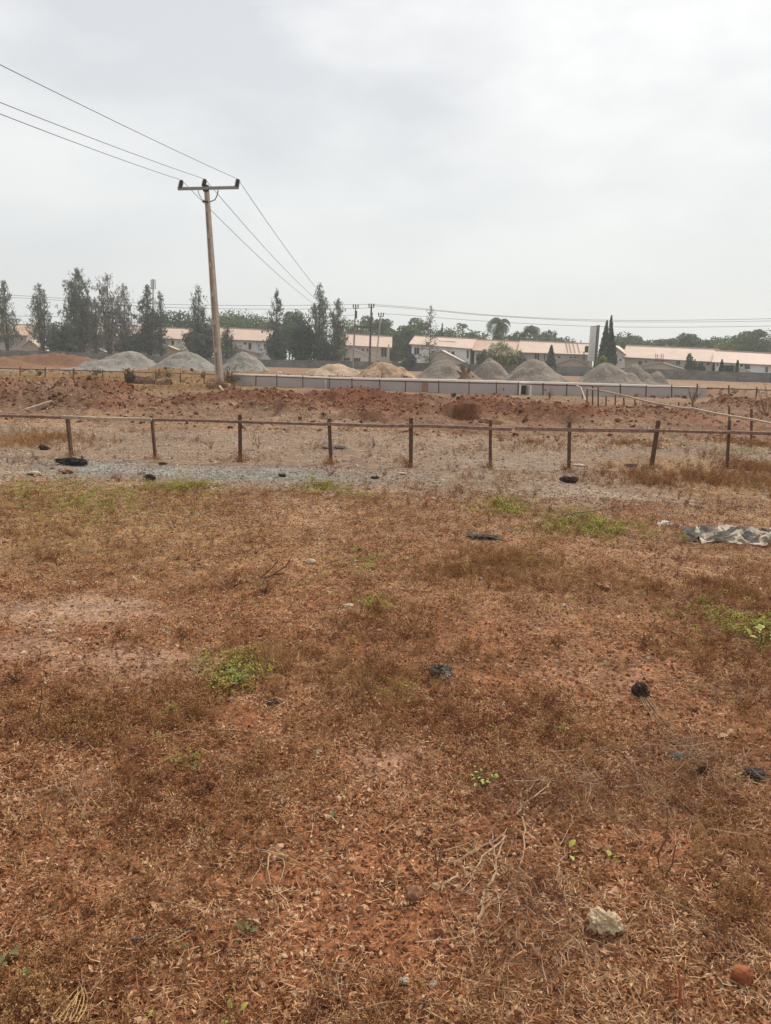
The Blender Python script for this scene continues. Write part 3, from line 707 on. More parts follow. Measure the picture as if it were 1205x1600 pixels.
for i, (top_i, lx, ly, ft, lab) in enumerate([
        (ins[0], 0, 178, (-1.0, .3), 'lowest overhead wire, tied to the left insulator of the crossarm'),
        (ins[1], 0, 160, (0, .3), 'middle overhead wire, tied to the centre insulator of the crossarm'),
        (ins[2], 0, 101, (1.0, .3), 'topmost overhead wire, tied to the right insulator of the crossarm')]):
    # where the wire leaves the picture on the left, carried on behind the camera
    fb_ = far_poles[1]; e = Y(549 + 3.2 * i, 505 - 1.0 * i, 140.6)
    yl = 22.5; pl = Y(lx, ly, yl)
    dd = (pl - top_i); endp = top_i + dd * 3.2
    mid = [top_i + dd * 3.2 * s_ for s_ in np.linspace(0, 1, 25)]
    def sagz(s_):   # parabola through insulator (0), the exit point (1) with a little sag at midspan
        return -.55 * 4 * (s_ / 3.2) * (1 - s_ / 3.2)
    mid = [p + Vector((0, 0, sagz(3.2 * k / 24) - sagz(1.0) * (3.2 * k / 24))) for k, p in enumerate(mid)]
    pts = mid[::-1] + cat(top_i, e, 1.35)[1:]
    mb_ = MB().tube(pts, [.012 if p.y < 45 else .016 for p in pts], 5, False)
    single(mb_, 'overhead_wire', M_wire, lab, 'wire', 'wires on the leaning pole')
yw = 141
lines = [([(-140, 456), (0, 460.5), (90, 465.5), (215, 473.5), (300, 476.3), (420, 477.5), (556, 475.8), (580, 475.5)], 'upper distant wire running left from the middle pole'),
         ([(-140, 460), (0, 464), (90, 469), (215, 478), (300, 481.5), (420, 483), (555, 482), (578, 480)], 'second distant wire running left from the middle pole'),
         ([(-140, 488), (0, 493), (120, 495.5), (230, 497.5), (345, 498.5), (470, 496.5), (555, 492)], 'lowest distant wire crossing behind the left casuarinas'),
         ([(581, 475.5), (640, 480), (760, 491.8), (910, 499.3), (1045, 500.5), (1205, 498), (1330, 494)], 'uppermost distant wire running right from the middle pole'),
         ([(581, 477.5), (640, 482), (700, 487.5), (760, 492.9), (910, 501.3), (1045, 503.2), (1205, 501.5), (1330, 498)], 'second distant wire running right from the middle pole'),
         ([(596, 490), (640, 492.8), (760, 502), (910, 509.5), (1045, 511.2), (1205, 509.4), (1330, 506)], 'lower distant wire running right from the leaning far pole')]
for pts, lab in lines:
    P3 = [Y(a, b_, yw - (0.05 * max(0, a - 600) * .3)) for a, b_ in pts]; sm = []
    for k in range(len(P3) - 1):   # Catmull-Rom
        p0 = P3[max(k - 1, 0)]; p1 = P3[k]; p2 = P3[k + 1]; p3 = P3[min(k + 2, len(P3) - 1)]
        for s_ in (0, .25, .5, .75):
            sm.append(.5 * ((2 * p1) + (p2 - p0) * s_ + (2 * p0 - 5 * p1 + 4 * p2 - p3) * s_ ** 2 + (3 * p1 - p0 - 3 * p2 + p3) * s_ ** 3))
    sm.append(P3[-1])
    single(MB().tube(sm, .028, 4, False), 'overhead_wire', M_wire, lab, 'wire', 'distant overhead wires')

# ------------------------------------------------------------------ peg and rail fences
def wood(name, c, var=.3): return mat(name, c, .85, var, 14, bump=.003, bscale=40)
M_peg = wood('dark_peg_wood', (.10, .052, .036)); M_rail = wood('rail_wood', (.24, .155, .12), .35); M_railL = wood('pale_rail_wood', (.44, .35, .27), .25); M_peg2 = wood('worn_peg_wood', (.12, .065, .045))
def peg(parent, a, b_, w_=.055, m=M_peg):
    """square stake with a pointed foot driven in the soil"""
    mb = MB(); a = Vector(a); b_ = Vector(b_); d = (b_ - a).normalized()
    mb.beam(a - d * .06, b_, w_, w_ * .62, R(random.uniform(-8, 8)))
    return mb.build('stake', m, parent)
def rail(parent, pts, hgt=.05, th=.022, m=M_rail, twist=0.0, name='rail'):
    mb = MB()
    pts = [Vector(p) for p in pts]
    for k, (a, b_) in enumerate(zip(pts[:-1], pts[1:])):
        d = (b_ - a).normalized(); up = Vector((0, 0, 1)); s_ = d.cross(up).normalized(); up = s_.cross(d)
        up2 = up * math.cos(twist) + s_ * math.sin(twist); s2 = s_ * math.cos(twist) - up * math.sin(twist)
        vs = [];
        for p in (a, b_):
            for (i, j) in ((-1, -1), (1, -1), (1, 1), (-1, 1)): vs.append(p + s2 * th / 2 * i + up2 * hgt / 2 * j)
        mb.add(vs, [(0, 1, 5, 4), (1, 2, 6, 5), (2, 3, 7, 6), (3, 0, 4, 7), (4, 5, 6, 7), (3, 2, 1, 0)])
    return mb.build(name, m, parent)
# near fence: photo pixel of foot and top
near = [(-28, 708, -33, 643), (112, 711, 105, 648.5), (243, 716.5, 237, 649.5), (375.5, 720, 375, 648), (517, 723, 514.5, 654), (642, 728, 642.5, 653), (766, 729, 766.5, 656.5), (889, 732, 890, 658.5), (1018, 730, 1029, 657), (1136, 732, 1140, 656), (1262, 738, 1264, 668)]
fL = empty('peg_fence', tuple(GH(375, 720)), 'near low fence of dark stakes and one thin rail, left run', 'fence')
fR = empty('peg_fence', tuple(GH(1018, 730)), 'near low fence right run starting at the gap in the rail', 'fence')
tops = {}
for (bx, by, tx, ty) in near:
    a = GH(bx, by); b_ = Y(tx, ty, a.y + random.uniform(-.02, .02)); tops[bx] = (a, b_)
    peg(fL if bx < 800 else fR, a, b_, .058 if bx != 1018 else .07)
dfn = lambda px: float(np.interp(px, [q[0] for q in near], [tops[q[0]][0].y for q in near]))
def RL(pts, par, m, tw_=0, hg=.045, off=-.042): rail(par, [Y(a, b_, dfn(a) + off) for a, b_ in pts], hg, .022, m, tw_)
RL([(-60, 648.5), (-28, 649), (40, 650.3), (112, 652.8)], fL, M_rail, .5)
RL([(96, 651.2), (150, 654), (237, 655.6)], fL, M_railL, .35, .05, -.062)
RL([(228, 655.6), (300, 656.5), (376, 659), (450, 661.2), (514, 663.2)], fL, M_rail, .55, .045, -.042)
RL([(505, 662.2), (580, 665.2), (643, 665.8)], fL, M_rail, .2, .048, -.066)
RL([(636, 664.8), (700, 666.6), (766, 669.5), (800, 671)], fL, M_rail, .25, .05, -.042)
RL([(805, 669.5), (890, 671.5), (960, 672.6), (1023, 673.4)], fR, M_rail, .15, .058, -.048)
RL([(1016, 672), (1080, 674.2), (1140, 675.8)], fR, M_rail, .45, .045, -.074)
RL([(1130, 675.2), (1180, 676.6), (1262, 680)], fR, M_rail, .3, .055, -.048)

# far fence along the foundation wall
fF = empty('peg_fence', tuple(GH(555, 605)), 'far fence of dark stakes and rail running right across in front of the low wall', 'fence')
farp = [(-8, 586, 571.5), (32, 586.5, 573.5), (71, 589, 574), (115, 589.5, 575.5), (161, 593, 577.3), (203, 592, 579), (244, 593, 579.5), (282, 594.5, 582), (319, 590.5, 581), (362, 597, 584), (400, 600.5, 586.5), (433, 603, 585.5), (473, 603.5, 586.5), (515, 606.5, 590), (550, 608, 590.5), (593, 608, 592), (634, 611, 594.5), (685, 613, 594.5), (733, 616, 595.5), (776, 614.5, 597), (810, 615, 597), (849, 616.5, 598.5), (886, 618, 600), (969, 618, 600.3), (1010, 616.5, 602.5), (1049, 619, 601.5), (1090, 616.5, 599.5), (1139, 617, 601.5), (1183, 616, 605), (1230, 618, 606)]
def yfar(px): return float(np.interp(px, [-60, 0, 160, 400, 600, 740, 900, 1050, 1240], [51, 50.5, 47.6, 45.2, 43.6, 41.6, 43.5, 46.2, 48]))
railm = MB(); rp = []
for (x, yb, yt) in farp:
    d = yfar(x); a = Y(x + random.uniform(-1, 1), yb, d); a.z = min(a.z, Hs(a.x, a.y)) - .02; b_ = Y(x + random.uniform(-.4, .6), yt, d); b_.y = d
    peg(fF, a, b_, .085)
railpx = [(-60, 573.5), (0, 575.6), (71, 577.6), (115, 578.6), (161, 580), (244, 582.3), (282, 583.4), (362, 586.5), (400, 587.8), (433, 588.8), (473, 590.3), (515, 592.2), (550, 593.5), (593, 595), (634, 596.2), (685, 597.3), (733, 598.4), (776, 599), (810, 599.8), (849, 601.2), (886, 602.3), (930, 603.2), (969, 603.6), (1010, 604.8), (1049, 605.4), (1090, 606.2), (1139, 607.6), (1183, 609), (1260, 611.5)]
for k, (a, b_) in enumerate(zip(railpx[:-1], railpx[1:])):
    p = Y(*a, yfar(a[0]) - .07 - .03 * (k % 2)); q_ = Y(*b_, yfar(b_[0]) - .07 - .03 * (k % 2)); rail(fF, [p, q_], .06, .025, M_peg2 if random.random() < .7 else M_rail)

# receding fence on the right, from the far fence towards the near one
fD = empty('peg_fence', tuple(GH(1010, 640)), 'slanting fence with pale bent rail over the mound at right', 'fence')
rec = [(910, 624.5, 607), (917, 630, 605.5), (926, 633.5, 603), (935, 636.5, 605), (947, 640, 619), (961, 639, 617.5), (975, 637.5, 621), (992, 634, 623), (1012, 634.5, 628.5), (1047, 638, 630.5), (1060, 638.5, 628), (1082, 639.5, 629), (1139.5, 668, 634.5), (1174, 688.5, 638.5), (1225, 712, 640)]
for (x, yb, yt) in rec:
    g = GH(x, yb); b_ = Y(x + random.uniform(-.5, 1.2), yt, g.y); peg(fD, (g.x, g.y, Hs(g.x, g.y)), b_, .075 if x < 1100 else .06, M_peg2)
rr_ = [(917.5, 607, 34), (947, 612, 32.5), (985, 620.5, 30.5), (1000, 624.8, 29), (1027, 631.5, 27.5)]
rail(fD, [Y(*q_) for q_ in rr_], .07, .03, M_railL, .5)
rail(fD, [Y(1025, 630.5, 27.3), Y(1045, 633.5, 26), Y(1062, 637, 25), Y(1090, 640, 24)], .06, .03, M_railL, .6)
rail(fD, [Y(1080, 637.5, 23.8), Y(1113, 645, 21.5), Y(1152, 652, 19.5)], .055, .03, M_railL, .5)
rail(fD, [Y(1150, 651.2, 19.4), Y(1180, 656.5, 18.2), Y(1230, 666.5, 16.8)], .05, .03, M_railL, .5)
# a short braced corner of pale timber
rail(fD, [Y(901, 603.2, 39.5), Y(908, 606, 38.5), Y(915.3, 626.5, 36.5)], .09, .05, M_railL, .2, 'brace')

# ------------------------------------------------------------------ low rendered foundation wall behind the far fence
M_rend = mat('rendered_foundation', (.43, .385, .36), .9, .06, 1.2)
M_rendt = mat('sunlit_top_and_pale_frame', (.85, .78, .70), .8, .06, 1.2)  # sunlight on the wall top put into the colour; also the pale opening frame
lwp = [(362, 587, 601), (433, 589, 603), (515, 592.5, 607), (593, 594.2, 609), (640, 594.8, 611), (733, 597, 615), (810, 599, 616), (900, 601.2, 618), (1010, 604.5, 618), (1105, 608.5, 618)]
lw_ = empty('foundation_wall', tuple(GH(733, 610)), 'low pale rendered wall with bright top running behind the far fence', 'wall')
for k, (a, b_) in enumerate(zip(lwp[:-1], lwp[1:])):
    da, db_ = yfar(a[0]) + .75, yfar(b_[0]) + .75
    p = Y(a[0], a[1] - 1.8, da); q_ = Y(b_[0], b_[1] - 1.8, db_)
    segs = [(0, 1)]
    if a[0] == 810: segs = [(0, .055), (.165, 1)]      # the opening
    for (s0, s1) in segs:
        u0, u1 = p.lerp(q_, s0), p.lerp(q_, s1)
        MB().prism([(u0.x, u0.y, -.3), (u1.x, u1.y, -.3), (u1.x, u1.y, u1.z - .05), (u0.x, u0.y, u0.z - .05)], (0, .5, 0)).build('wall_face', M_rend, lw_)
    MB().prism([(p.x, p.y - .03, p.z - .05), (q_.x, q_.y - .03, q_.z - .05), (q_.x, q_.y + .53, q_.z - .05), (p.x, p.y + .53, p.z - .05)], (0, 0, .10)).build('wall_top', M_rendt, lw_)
o_ = Y(820, 600, 43.2)
MB().box((o_.x, 44.25, .1), (.9, .2, .9)).build('opening_shade', M_dark, lw_)  # dark panel set behind the gap to stand for the shade inside
for dx in (-.28, .30): MB().box((Y(820.2, 610, 43.1).x + dx, 43.06, .27), (.07, .14, .56)).build('opening_jamb', M_rendt, lw_)
MB().box((Y(820.2, 610, 43.1).x, 43.06, .57), (.72, .16, .07)).build('opening_head', M_rendt, lw_)
M_brickp = mat('brick_infill', (.33, .19, .13), .95, .2, 5, bump=.01)
pb = Y(664.5, 603, yfar(664) + .70); MB().box((pb.x, yfar(664) + .69, .25), (.34, .08, .62)).build('brick_patch', M_brickp, lw_)
pb = Y(509, 600, yfar(509) + .6); MB().box((pb.x, pb.y, .30), (.10, .12, .62)).build('stub_post', M_plaster, lw_)
for (x, y) in ((543.5, 603), (696, 605.5), (787, 608), (851.5, 609.5)):
    c = Y(x, y, yfar(x) + .745); MB().tube([c, c + Vector((0, .05, 0))], .045, 8).build('weep_hole', M_dark, lw_)
# ------------------------------------------------------------------ trees
def leaf_mat(name, c1, c2, sc=.7):
    m, t, b = new_mat(name); b.inputs['Roughness'].default_value = .75; b.inputs['Specular IOR Level'].default_value = .2
    geo = t.nodes.new('ShaderNodeNewGeometry')
    n = t.nodes.new('ShaderNodeTexNoise'); n.inputs['Scale'].default_value = sc; n.inputs['Detail'].default_value = 3; t.links.new(geo.outputs['Position'], n.inputs[0])
    r = t.nodes.new('ShaderNodeValToRGB'); r.color_ramp.elements[0].position = .35; r.color_ramp.elements[1].position = .65
    r.color_ramp.elements[0].color = (*c1, 1); r.color_ramp.elements[1].color = (*c2, 1)
    wn = t.nodes.new('ShaderNodeMath'); wn.operation = 'MULTIPLY_ADD'; wn.inputs[1].default_value = .35
    t.links.new(geo.outputs['Random Per Island'], wn.inputs[0])
    sb = t.nodes.new('ShaderNodeMath'); sb.operation = 'SUBTRACT'; sb.inputs[1].default_value = .17
    t.links.new(n.outputs[0], wn.inputs[2]); t.links.new(wn.outputs[0], sb.inputs[0]); t.links.new(sb.outputs[0], r.inputs[0])
    t.links.new(r.outputs[0], b.inputs['Base Color'])
    tr = t.nodes.new('ShaderNodeBsdfTranslucent'); t.links.new(r.outputs[0], tr.inputs[0])
    mx = t.nodes.new('ShaderNodeMixShader'); mx.inputs[0].default_value = .25
    o = t.nodes['Material Output']; t.links.new(b.outputs[0], mx.inputs[1]); t.links.new(tr.outputs[0], mx.inputs[2]); t.links.new(mx.outputs[0], o.inputs[0])
    return m
L_cas = leaf_mat('casuarina_needles', (.095, .11, .08), (.20, .21, .16))
L_casd = leaf_mat('casuarina_needles_dark', (.065, .082, .066), (.14, .155, .12))
L_pale = leaf_mat('casuarina_needles_pale', (.16, .15, .12), (.28, .26, .21))
L_dark = leaf_mat('dark_green_leaves', (.045, .075, .042), (.11, .155, .075))
L_mid = leaf_mat('mid_green_leaves', (.06, .10, .045), (.15, .20, .085))
L_lite = leaf_mat('light_green_leaves', (.14, .17, .04), (.28, .29, .09))
L_thuja = leaf_mat('conifer_leaves', (.03, .055, .035), (.075, .105, .06))
L_flower = leaf_mat('cream_blossom', (.42, .38, .27), (.62, .56, .42))
M_stem = mat('dead_stem', (.15, .075, .04), .95, .3, 30)
M_bark = mat('bark', (.095, .07, .055), .95, .25, 4)
M_barkp = mat('pale_bark', (.17, .13, .105), .95, .25, 4)

def quads(C, size, asp, updir=None, spread=1.0, seed=0):
    """one small leaf card per centre"""
    g = np.random.default_rng(seed); n = len(C)
    a = g.normal(size=(n, 3)) * spread
    if updir is not None: a = a + updir
    a /= np.linalg.norm(a, axis=1, keepdims=True)
    b_ = np.cross(a, g.normal(size=(n, 3))); b_ /= np.linalg.norm(b_, axis=1, keepdims=True)
    s_ = (size * g.uniform(.6, 1.4, n))[:, None]
    u = a * s_ * .5; v = b_ * s_ * .5 * asp
    V = np.stack([C - u, C + v * 1.0, C + u, C - v * 1.0], 1).reshape(-1, 3)
    f = np.arange(4 * n).reshape(-1, 4)
    return V, f
def crown_obj(name, V, f, m, root):
    me = mesh_np(name, V - np.array(root.location), f); return link(name, me, m, root)
_sd = [100]
def nxt(): _sd[0] += 1; return _sd[0]
def casuarina(label, x, yt, yb, hw, d, m=None, dens=1.0, tops=1, prof='cone', bare=.12, trunk=.22, size=.46, group=None, cat='tree', asc=.9):
    m = m or L_cas
    s_ = nxt(); g = np.random.default_rng(s_)
    a = Y(x, yb, d); a.z = 0.0; tpt = Y(x, yt, d); Ht = tpt.z; W = hw * d / F
    root = empty('casuarina_tree', (a.x, a.y, 0), label, cat, group)
    tb = MB(); C = []; UP = []
    leads = [(0, 0, 1.0)]
    for k in range(1, tops): leads.append(((-1) ** k * W * g.uniform(.18, .42), g.uniform(-.4, .4), g.uniform(.68, .93)))
    for (dx, dy, hs) in leads:
        h = Ht * hs; base_ = Vector((a.x + dx * .1, a.y, -.1)); mid = Vector((a.x + dx * .55, a.y + dy, h * .45)); tp = Vector((a.x + dx, a.y + dy, h))
        pts = [base_, base_.lerp(mid, .5), mid, mid.lerp(tp, .6), tp]
        tb.tube(pts, [trunk, trunk * .8, trunk * .6, trunk * .35, .04], 6)
        nb = int((64 if hs == 1 else 40) * dens ** .5)
        for k in range(nb):
            t_ = bare + (1 - bare) * (k + g.uniform(0, 1)) / nb
            p = mid.lerp(tp, (t_ - .45) / .55) if t_ > .45 else base_.lerp(mid, t_ / .45)
            if prof == 'cone': w_ = (1 - t_) ** .75 * 1.0 + .06
            elif prof == 'oval': w_ = min(1, (t_ + .12) * 2.4) * (1 - t_) ** .6 * .95 + .05
            elif prof == 'spire': w_ = (1 - t_) ** 1.15 + .05
            else: w_ = min(1, (t_ + .15) * 2.2) * (1 - t_ ** 3) * .9 + .1
            w_ *= W * g.uniform(.45, 1.2) * (1.2 if tops == 1 else .98)
            th = g.uniform(0, 2 * math.pi); el = asc * g.uniform(.5, 1.1)
            dv = np.array([math.cos(th) * math.cos(el), math.sin(th) * math.cos(el), math.sin(el)])
            Lb = min(w_ / max(.35, math.cos(el)), (1 - t_) * h * 1.2 + .9)
            q_ = p + Vector(dv * Lb)
            if k % 2 == 0: tb.tube([p, p.lerp(q_, .55) - Vector((0, 0, .05 * Lb)), q_], [.05 * (1.4 - t_), .03, .012], 4, False)
            nl = int(36 * dens * (Lb / 2.0 + .35))
            tt = g.uniform(.15, 1.05, nl) ** .75
            # twigs cluster in tufts along the limb
            nt_ = max(3, int(Lb * 3)); tuft = g.uniform(.2, 1.0, nt_); toff = g.normal(size=(nt_, 3)) * .24 * (Lb ** .5) ; pick = g.integers(0, nt_, nl)
            c = np.array(p)[None] + dv[None] * (tuft[pick] * Lb)[:, None] + toff[pick] * np.array([1, 1, .8]) + g.normal(size=(nl, 3)) * np.array([.17, .17, .22])
            C.append(c); UP.append(np.tile(dv * .8 + np.array([0, 0, .7]), (nl, 1)))
    C = np.concatenate(C); UP = np.concatenate(UP)
    V, f = quads(C, size, .26, UP, .55, s_)
    tb.build('trunk', M_bark, root); crown_obj('crown', V, f, m, root)
    return root
def broad(label, x, yt, yb, hw, d, m=None, lobes=9, n=3600, flat=.55, size=.55, name='broadleaf_tree', cat='tree', tiers=False, trunk=.25, low=.25, group=None, blossom=0, seed=None, bark=None):
    m = m or L_dark
    s_ = seed or nxt(); g = np.random.default_rng(s_)
    if d > 180: hw *= 1.55; n = int(n * 1.5); lobes = int(lobes * 1.25)
    a = Y(x, yb, d); tpt = Y(x, yt, d); Ht = tpt.z; W = hw * d / F; bot = max(0.1, min(Y(x, yb, d).z, Ht * .8)) if low is None else Ht * low
    root = empty(name, (a.x, a.y, 0), label, cat, group)
    tb = MB(); tb.tube([(a.x, a.y, -.1), (a.x + g.uniform(-.2, .2), a.y, Ht * .3), (a.x + g.uniform(-.3, .3), a.y, Ht * .7)], [trunk, trunk * .75, trunk * .35], 7)
    C = []; UP = []; Dn = []
    for k in range(lobes):
        if tiers:
            t_ = (k + .5) / lobes; cz = bot + (Ht - bot) * (.1 + .85 * t_); wr = W * (1 - t_ ** 2 * .4) ; th = g.uniform(0, 6.28)
            cx, cy = math.cos(th) * wr * .45, math.sin(th) * wr * .45; rx = wr * g.uniform(.4, .65); rz = (Ht - bot) * .10 * g.uniform(.7, 1.3)
        else:
            th = g.uniform(0, 6.28); rr = math.sqrt(g.uniform(0, 1)) * .66; cx, cy = math.cos(th) * W * rr, math.sin(th) * W * rr * .8
            zc = g.uniform(0, 1); topz = Ht - (Ht - bot) * (rr ** 2) * .3
            rz = (Ht - bot) * g.uniform(.17, .30) * (flat + .35); rx = W * g.uniform(.26, .42)
            cz = bot + rz + (topz - rz - bot - rz) * zc if topz - 2 * rz > bot else (topz + bot) / 2
            if k == 0: cx, cy, cz = 0, 0, Ht - rz
        c0 = np.array([a.x + cx, a.y + cy, cz])
        tb.tube([(a.x, a.y, Ht * .3), Vector(c0) - Vector((0, 0, rz * .3))], [trunk * .4, .04], 4, False)
        nn = int(n / lobes)
        v = g.normal(size=(nn, 3)); v /= np.linalg.norm(v, axis=1, keepdims=True)
        rad_ = g.uniform(.45, 1.08, nn) ** .6
        # sub-clumps break up the lobe outline
        cl_ = g.normal(size=(14, 3)); cl_ /= np.linalg.norm(cl_, axis=1, keepdims=True)
        dd = (v @ cl_.T).max(1); rad_ *= .72 + .42 * np.clip((dd - .55) / .45, 0, 1)
        c = c0 + v * rad_[:, None] * np.array([rx, rx * .85, rz])
        C.append(c); Dn.append(v)
    C = np.concatenate(C); Dn = np.concatenate(Dn)
    V, f = quads(C, size, .6, Dn * .4 + np.array([0, 0, .2]), .8, s_)
    tb.build('trunk', bark or M_bark, root); crown_obj('crown', V, f, m, root)
    if blossom:
        k = (C[:, 2] > Ht * .5) & (g.random(len(C)) < blossom)
        V, f = quads(C[k] + np.array([0, -.6, .35]), size * .8, .8, None, 1, s_ + 1); crown_obj('blossom', V, f, L_flower, root)
    return root
def palm(label, x, yt, yb, hw, d, m=None, nf=16, droop=1.0, trunk=.16, skirt=0):
    m = m or L_dark
    g = np.random.default_rng(nxt()); W = hw * d / F
    top_ = Y(x, yt, d); z = top_.z - W * .45; bx = Y(x, yb, d).x
    root = empty('palm_tree', (bx, d, 0), label, 'palm')
    MB().tube([(bx, d, -.1), (bx + .1, d, z * .5), (bx, d, z)], [trunk * 1.3, trunk, trunk * .8], 8).build('trunk', M_barkp, root)
    V = []; f = []
    for k in range(nf):
        th = 2 * math.pi * (k + g.uniform(-.3, .3)) / nf * 2.4; el0 = g.uniform(.15, 1.25) if k < nf - skirt else g.uniform(-.9, -.2); Lf = W * g.uniform(.9, 1.15)
        p = np.array([bx, d, z]); seg = 9; el = el0; prev = p
        for i in range(seg):
            dv = np.array([math.cos(th) * math.cos(el), math.sin(th) * math.cos(el), math.sin(el)]); nx_ = prev + dv * Lf / seg
            side = np.array([-math.sin(th), math.cos(th), 0]); wl = Lf * .24 * math.sin(math.pi * (i + .8) / (seg + .8)) + .05
            for sg in (-1, 1):
                for h_ in (0, .5):
                    b0 = prev * (1 - h_) + nx_ * h_; tip = b0 + side * sg * wl + dv * wl * .5 - np.array([0, 0, wl * .55])
                    q0 = b0; q1 = b0 + (nx_ - prev) * .42; n0 = len(V); V += [q0, q1, tip + (nx_ - prev) * .12, tip]; f.append((n0, n0 + 1, n0 + 2, n0 + 3))
            n0 = len(V); V += [prev - side * .03, prev + side * .03, nx_ + side * .02, nx_ - side * .02]; f.append((n0, n0 + 1, n0 + 2, n0 + 3))
            prev = nx_; el -= .27 * droop * (1 + .1 * i)
    crown_obj('fronds', np.array(V), np.array(f), m, root)
    return root
def column_tree(label, x, yt, yb, hw, d, m=None, n=3500, top_r=.2, name='columnar_conifer', bend=0, size=.35):
    m = m or L_thuja
    s_ = nxt(); g = np.random.default_rng(s_); a = Y(x, yb, d); Ht = Y(x, yt, d).z; W = hw * d / F
    root = empty(name, (a.x, d, 0), label, 'conifer')
    MB().tube([(a.x, d, -.1), (a.x, d, Ht * .9)], [.14, .03], 6).build('trunk', M_bark, root)
    t_ = g.uniform(0, 1, n) ** 1.1; prof = np.maximum(top_r * (1 - t_ ** 6), (1 - t_) ** .9) * (1 - .25 * np.exp(-t_ * 18))
    th = g.uniform(0, 6.28, n); r = W * prof * (g.uniform(.55, 1.05, n) + .16 * np.sin(th * 5 + t_ * 30) + .1 * np.sin(t_ * 60))
    C = np.stack([a.x + np.cos(th) * r + bend * np.sin(t_ * 5) * .3, d + np.sin(th) * r, .1 + t_ * (Ht - .1)], -1)
    V, f = quads(C, size, .45, np.stack([np.cos(th), np.sin(th), np.full(n, 1.6)], -1), .5, s_)
    crown_obj('crown', V, f, m, root); return root

D1 = 156
# --- the row of casuarinas behind the wall
casuarina('leftmost casuarina, grey and cone shaped, cut by the picture edge', 13, 441, 548, 22, D1, L_cas, 1.0, 2, 'cone', .16)
casuarina('second casuarina from the left with tiered open branches', 67, 446, 548, 26, D1, L_cas, .85, 3, 'oval', .2, asc=.6)
casuarina('tallest casuarina of the left row with twin tips', 128, 423, 549, 33, D1, L_cas, 1.15, 4, 'oval', .14, asc=1.0)
casuarina('thin-crowned small casuarina tucked right of the tallest one', 152, 470, 551, 15, D1 + 3, L_cas, .8, 2, 'oval', .12)
casuarina('pale sparse casuarina with see-through crown', 172, 431, 552, 26, D1, L_pale, .62, 4, 'oval', .14, asc=1.1, size=.5)
casuarina('pale sparse casuarina leaning right beside its twin', 197, 446, 552, 20, D1 + 2, L_pale, .6, 3, 'oval', .12, asc=1.1, size=.5)
casuarina('dark casuarina with a mast rising out of its top', 233, 447, 553, 25, D1, L_casd, 1.1, 3, 'oval', .15, asc=.6)
casuarina('slim dark casuarina right of the one with the mast', 253, 458, 554, 16, D1 + 2, L_casd, .8, 2, 'oval', .12, asc=.7)
casuarina('dense dark casuarina with bare wispy top left of the concrete pole', 312, 450, 557, 28, D1 - 2, L_casd, .75, 3, 'cone', .05, asc=.9)
broad('dark rounded lower casuarina growth left of the concrete pole', 314, 500, 558, 35, D1 - 4, L_casd, 14, 6500, .9, .5, 'leafy_bush', 'bush', low=.04)
casuarina('low bushy casuarina just right of the concrete pole', 356, 510, 556, 21, D1 - 2, L_cas, .7, 3, 'oval', .08, asc=.3)
casuarina('slender spired casuarina right of the white-walled house', 433, 455, 561, 23, D1 - 2, L_casd, 1.15, 1, 'cone', .05, asc=.45)
broad('dark dense skirt of foliage under the slender spired casuarina', 432, 512, 563, 22, D1 - 3, L_casd, 9, 3800, .8, .5, 'leafy_bush', 'bush', low=.05)
casuarina('tall open casuarina whose tip meets the overhead wires', 499, 449, 563, 22, D1 - 2, L_cas, .95, 3, 'oval', .12, asc=.9)
casuarina('shorter casuarina right of the one under the wires', 527, 470, 563, 21, D1, L_cas, .95, 3, 'oval', .12, asc=.8)
casuarina('sparse young conifer with layered tiers in front of the porch house', 671, 479, 566, 19, 146, L_cas, .55, 1, 'cone', .1, asc=.25, trunk=.12)
# --- round dark trees and greenery in the gap
broad('dark blue-green round tree between two casuarinas', 472, 500, 563, 26, D1 - 3, L_thuja, 14, 7000, .9, .45, low=.04)
broad('bright topped green tree behind the dark round tree', 463, 485, 562, 28, 172, L_mid, 11, 3600, .8, low=.2)
palm('small palm crown peeping out above the bright green tree', 452, 485, 560, 11, 178, L_mid, 12)
broad('bushy dark shrub at the foot of the open casuarina', 505, 528, 564, 22, D1 - 1, L_casd, 8, 2600, .8, .45, 'leafy_bush', 'bush', low=.05)
palm('low bushy palm in front of the beige annex', 533, 543, 566, 13, 152, L_casd, 14)
broad('broad green tree behind the leftmost houses', 92, 503, 548, 26, 168, L_mid, 9, 2600, .6, low=.1)
broad('low leafy tree left of the tallest casuarina', 110, 508, 549, 22, 160, L_dark, 8, 2600, .7, low=.1, tiers=True)
broad('green bush against the wall under the second casuarina', 88, 530, 549, 18, 158, L_mid, 6, 1500, .8, .4, 'leafy_bush', 'bush', low=.05)
broad('broad dark green canopy left of the dense casuarina', 275, 484, 530, 32, 205, L_dark, 12, 3600, .7, low=.3)
broad('low dark trees behind the pale sparse pair', 215, 522, 553, 40, 160, L_casd, 9, 3000, .8, low=.05, cat='bush', name='leafy_bush')
broad('huge rounded green canopy behind the white-walled house', 372, 484, 520, 56, 215, L_mid, 22, 8500, .8, low=.25)
broad('dark canopy right of the huge rounded one', 412, 498, 530, 34, 212, L_dark, 10, 3000, .7, low=.25)
broad('wide mid green canopy behind the beige house', 553, 500, 540, 34, 208, L_mid, 12, 3600, .6, low=.25)
broad('layered dark tree behind the middle distant pole', 568, 494, 535, 20, 214, L_dark, 7, 1800, .5, tiers=True)
broad('layered tree with drooping tiers right of the leaning far pole', 600, 498, 560, 22, 200, L_dark, 9, 3000, .5, tiers=True, low=.1)
broad('tall green tree filling the gap between two houses', 630, 504, 566, 24, 185, L_mid, 13, 4600, .7, low=.05)
broad('pointed leafy tree behind the porch house roof', 650, 499, 545, 22, 205, L_mid, 9, 2600, .6, low=.2, tiers=True)
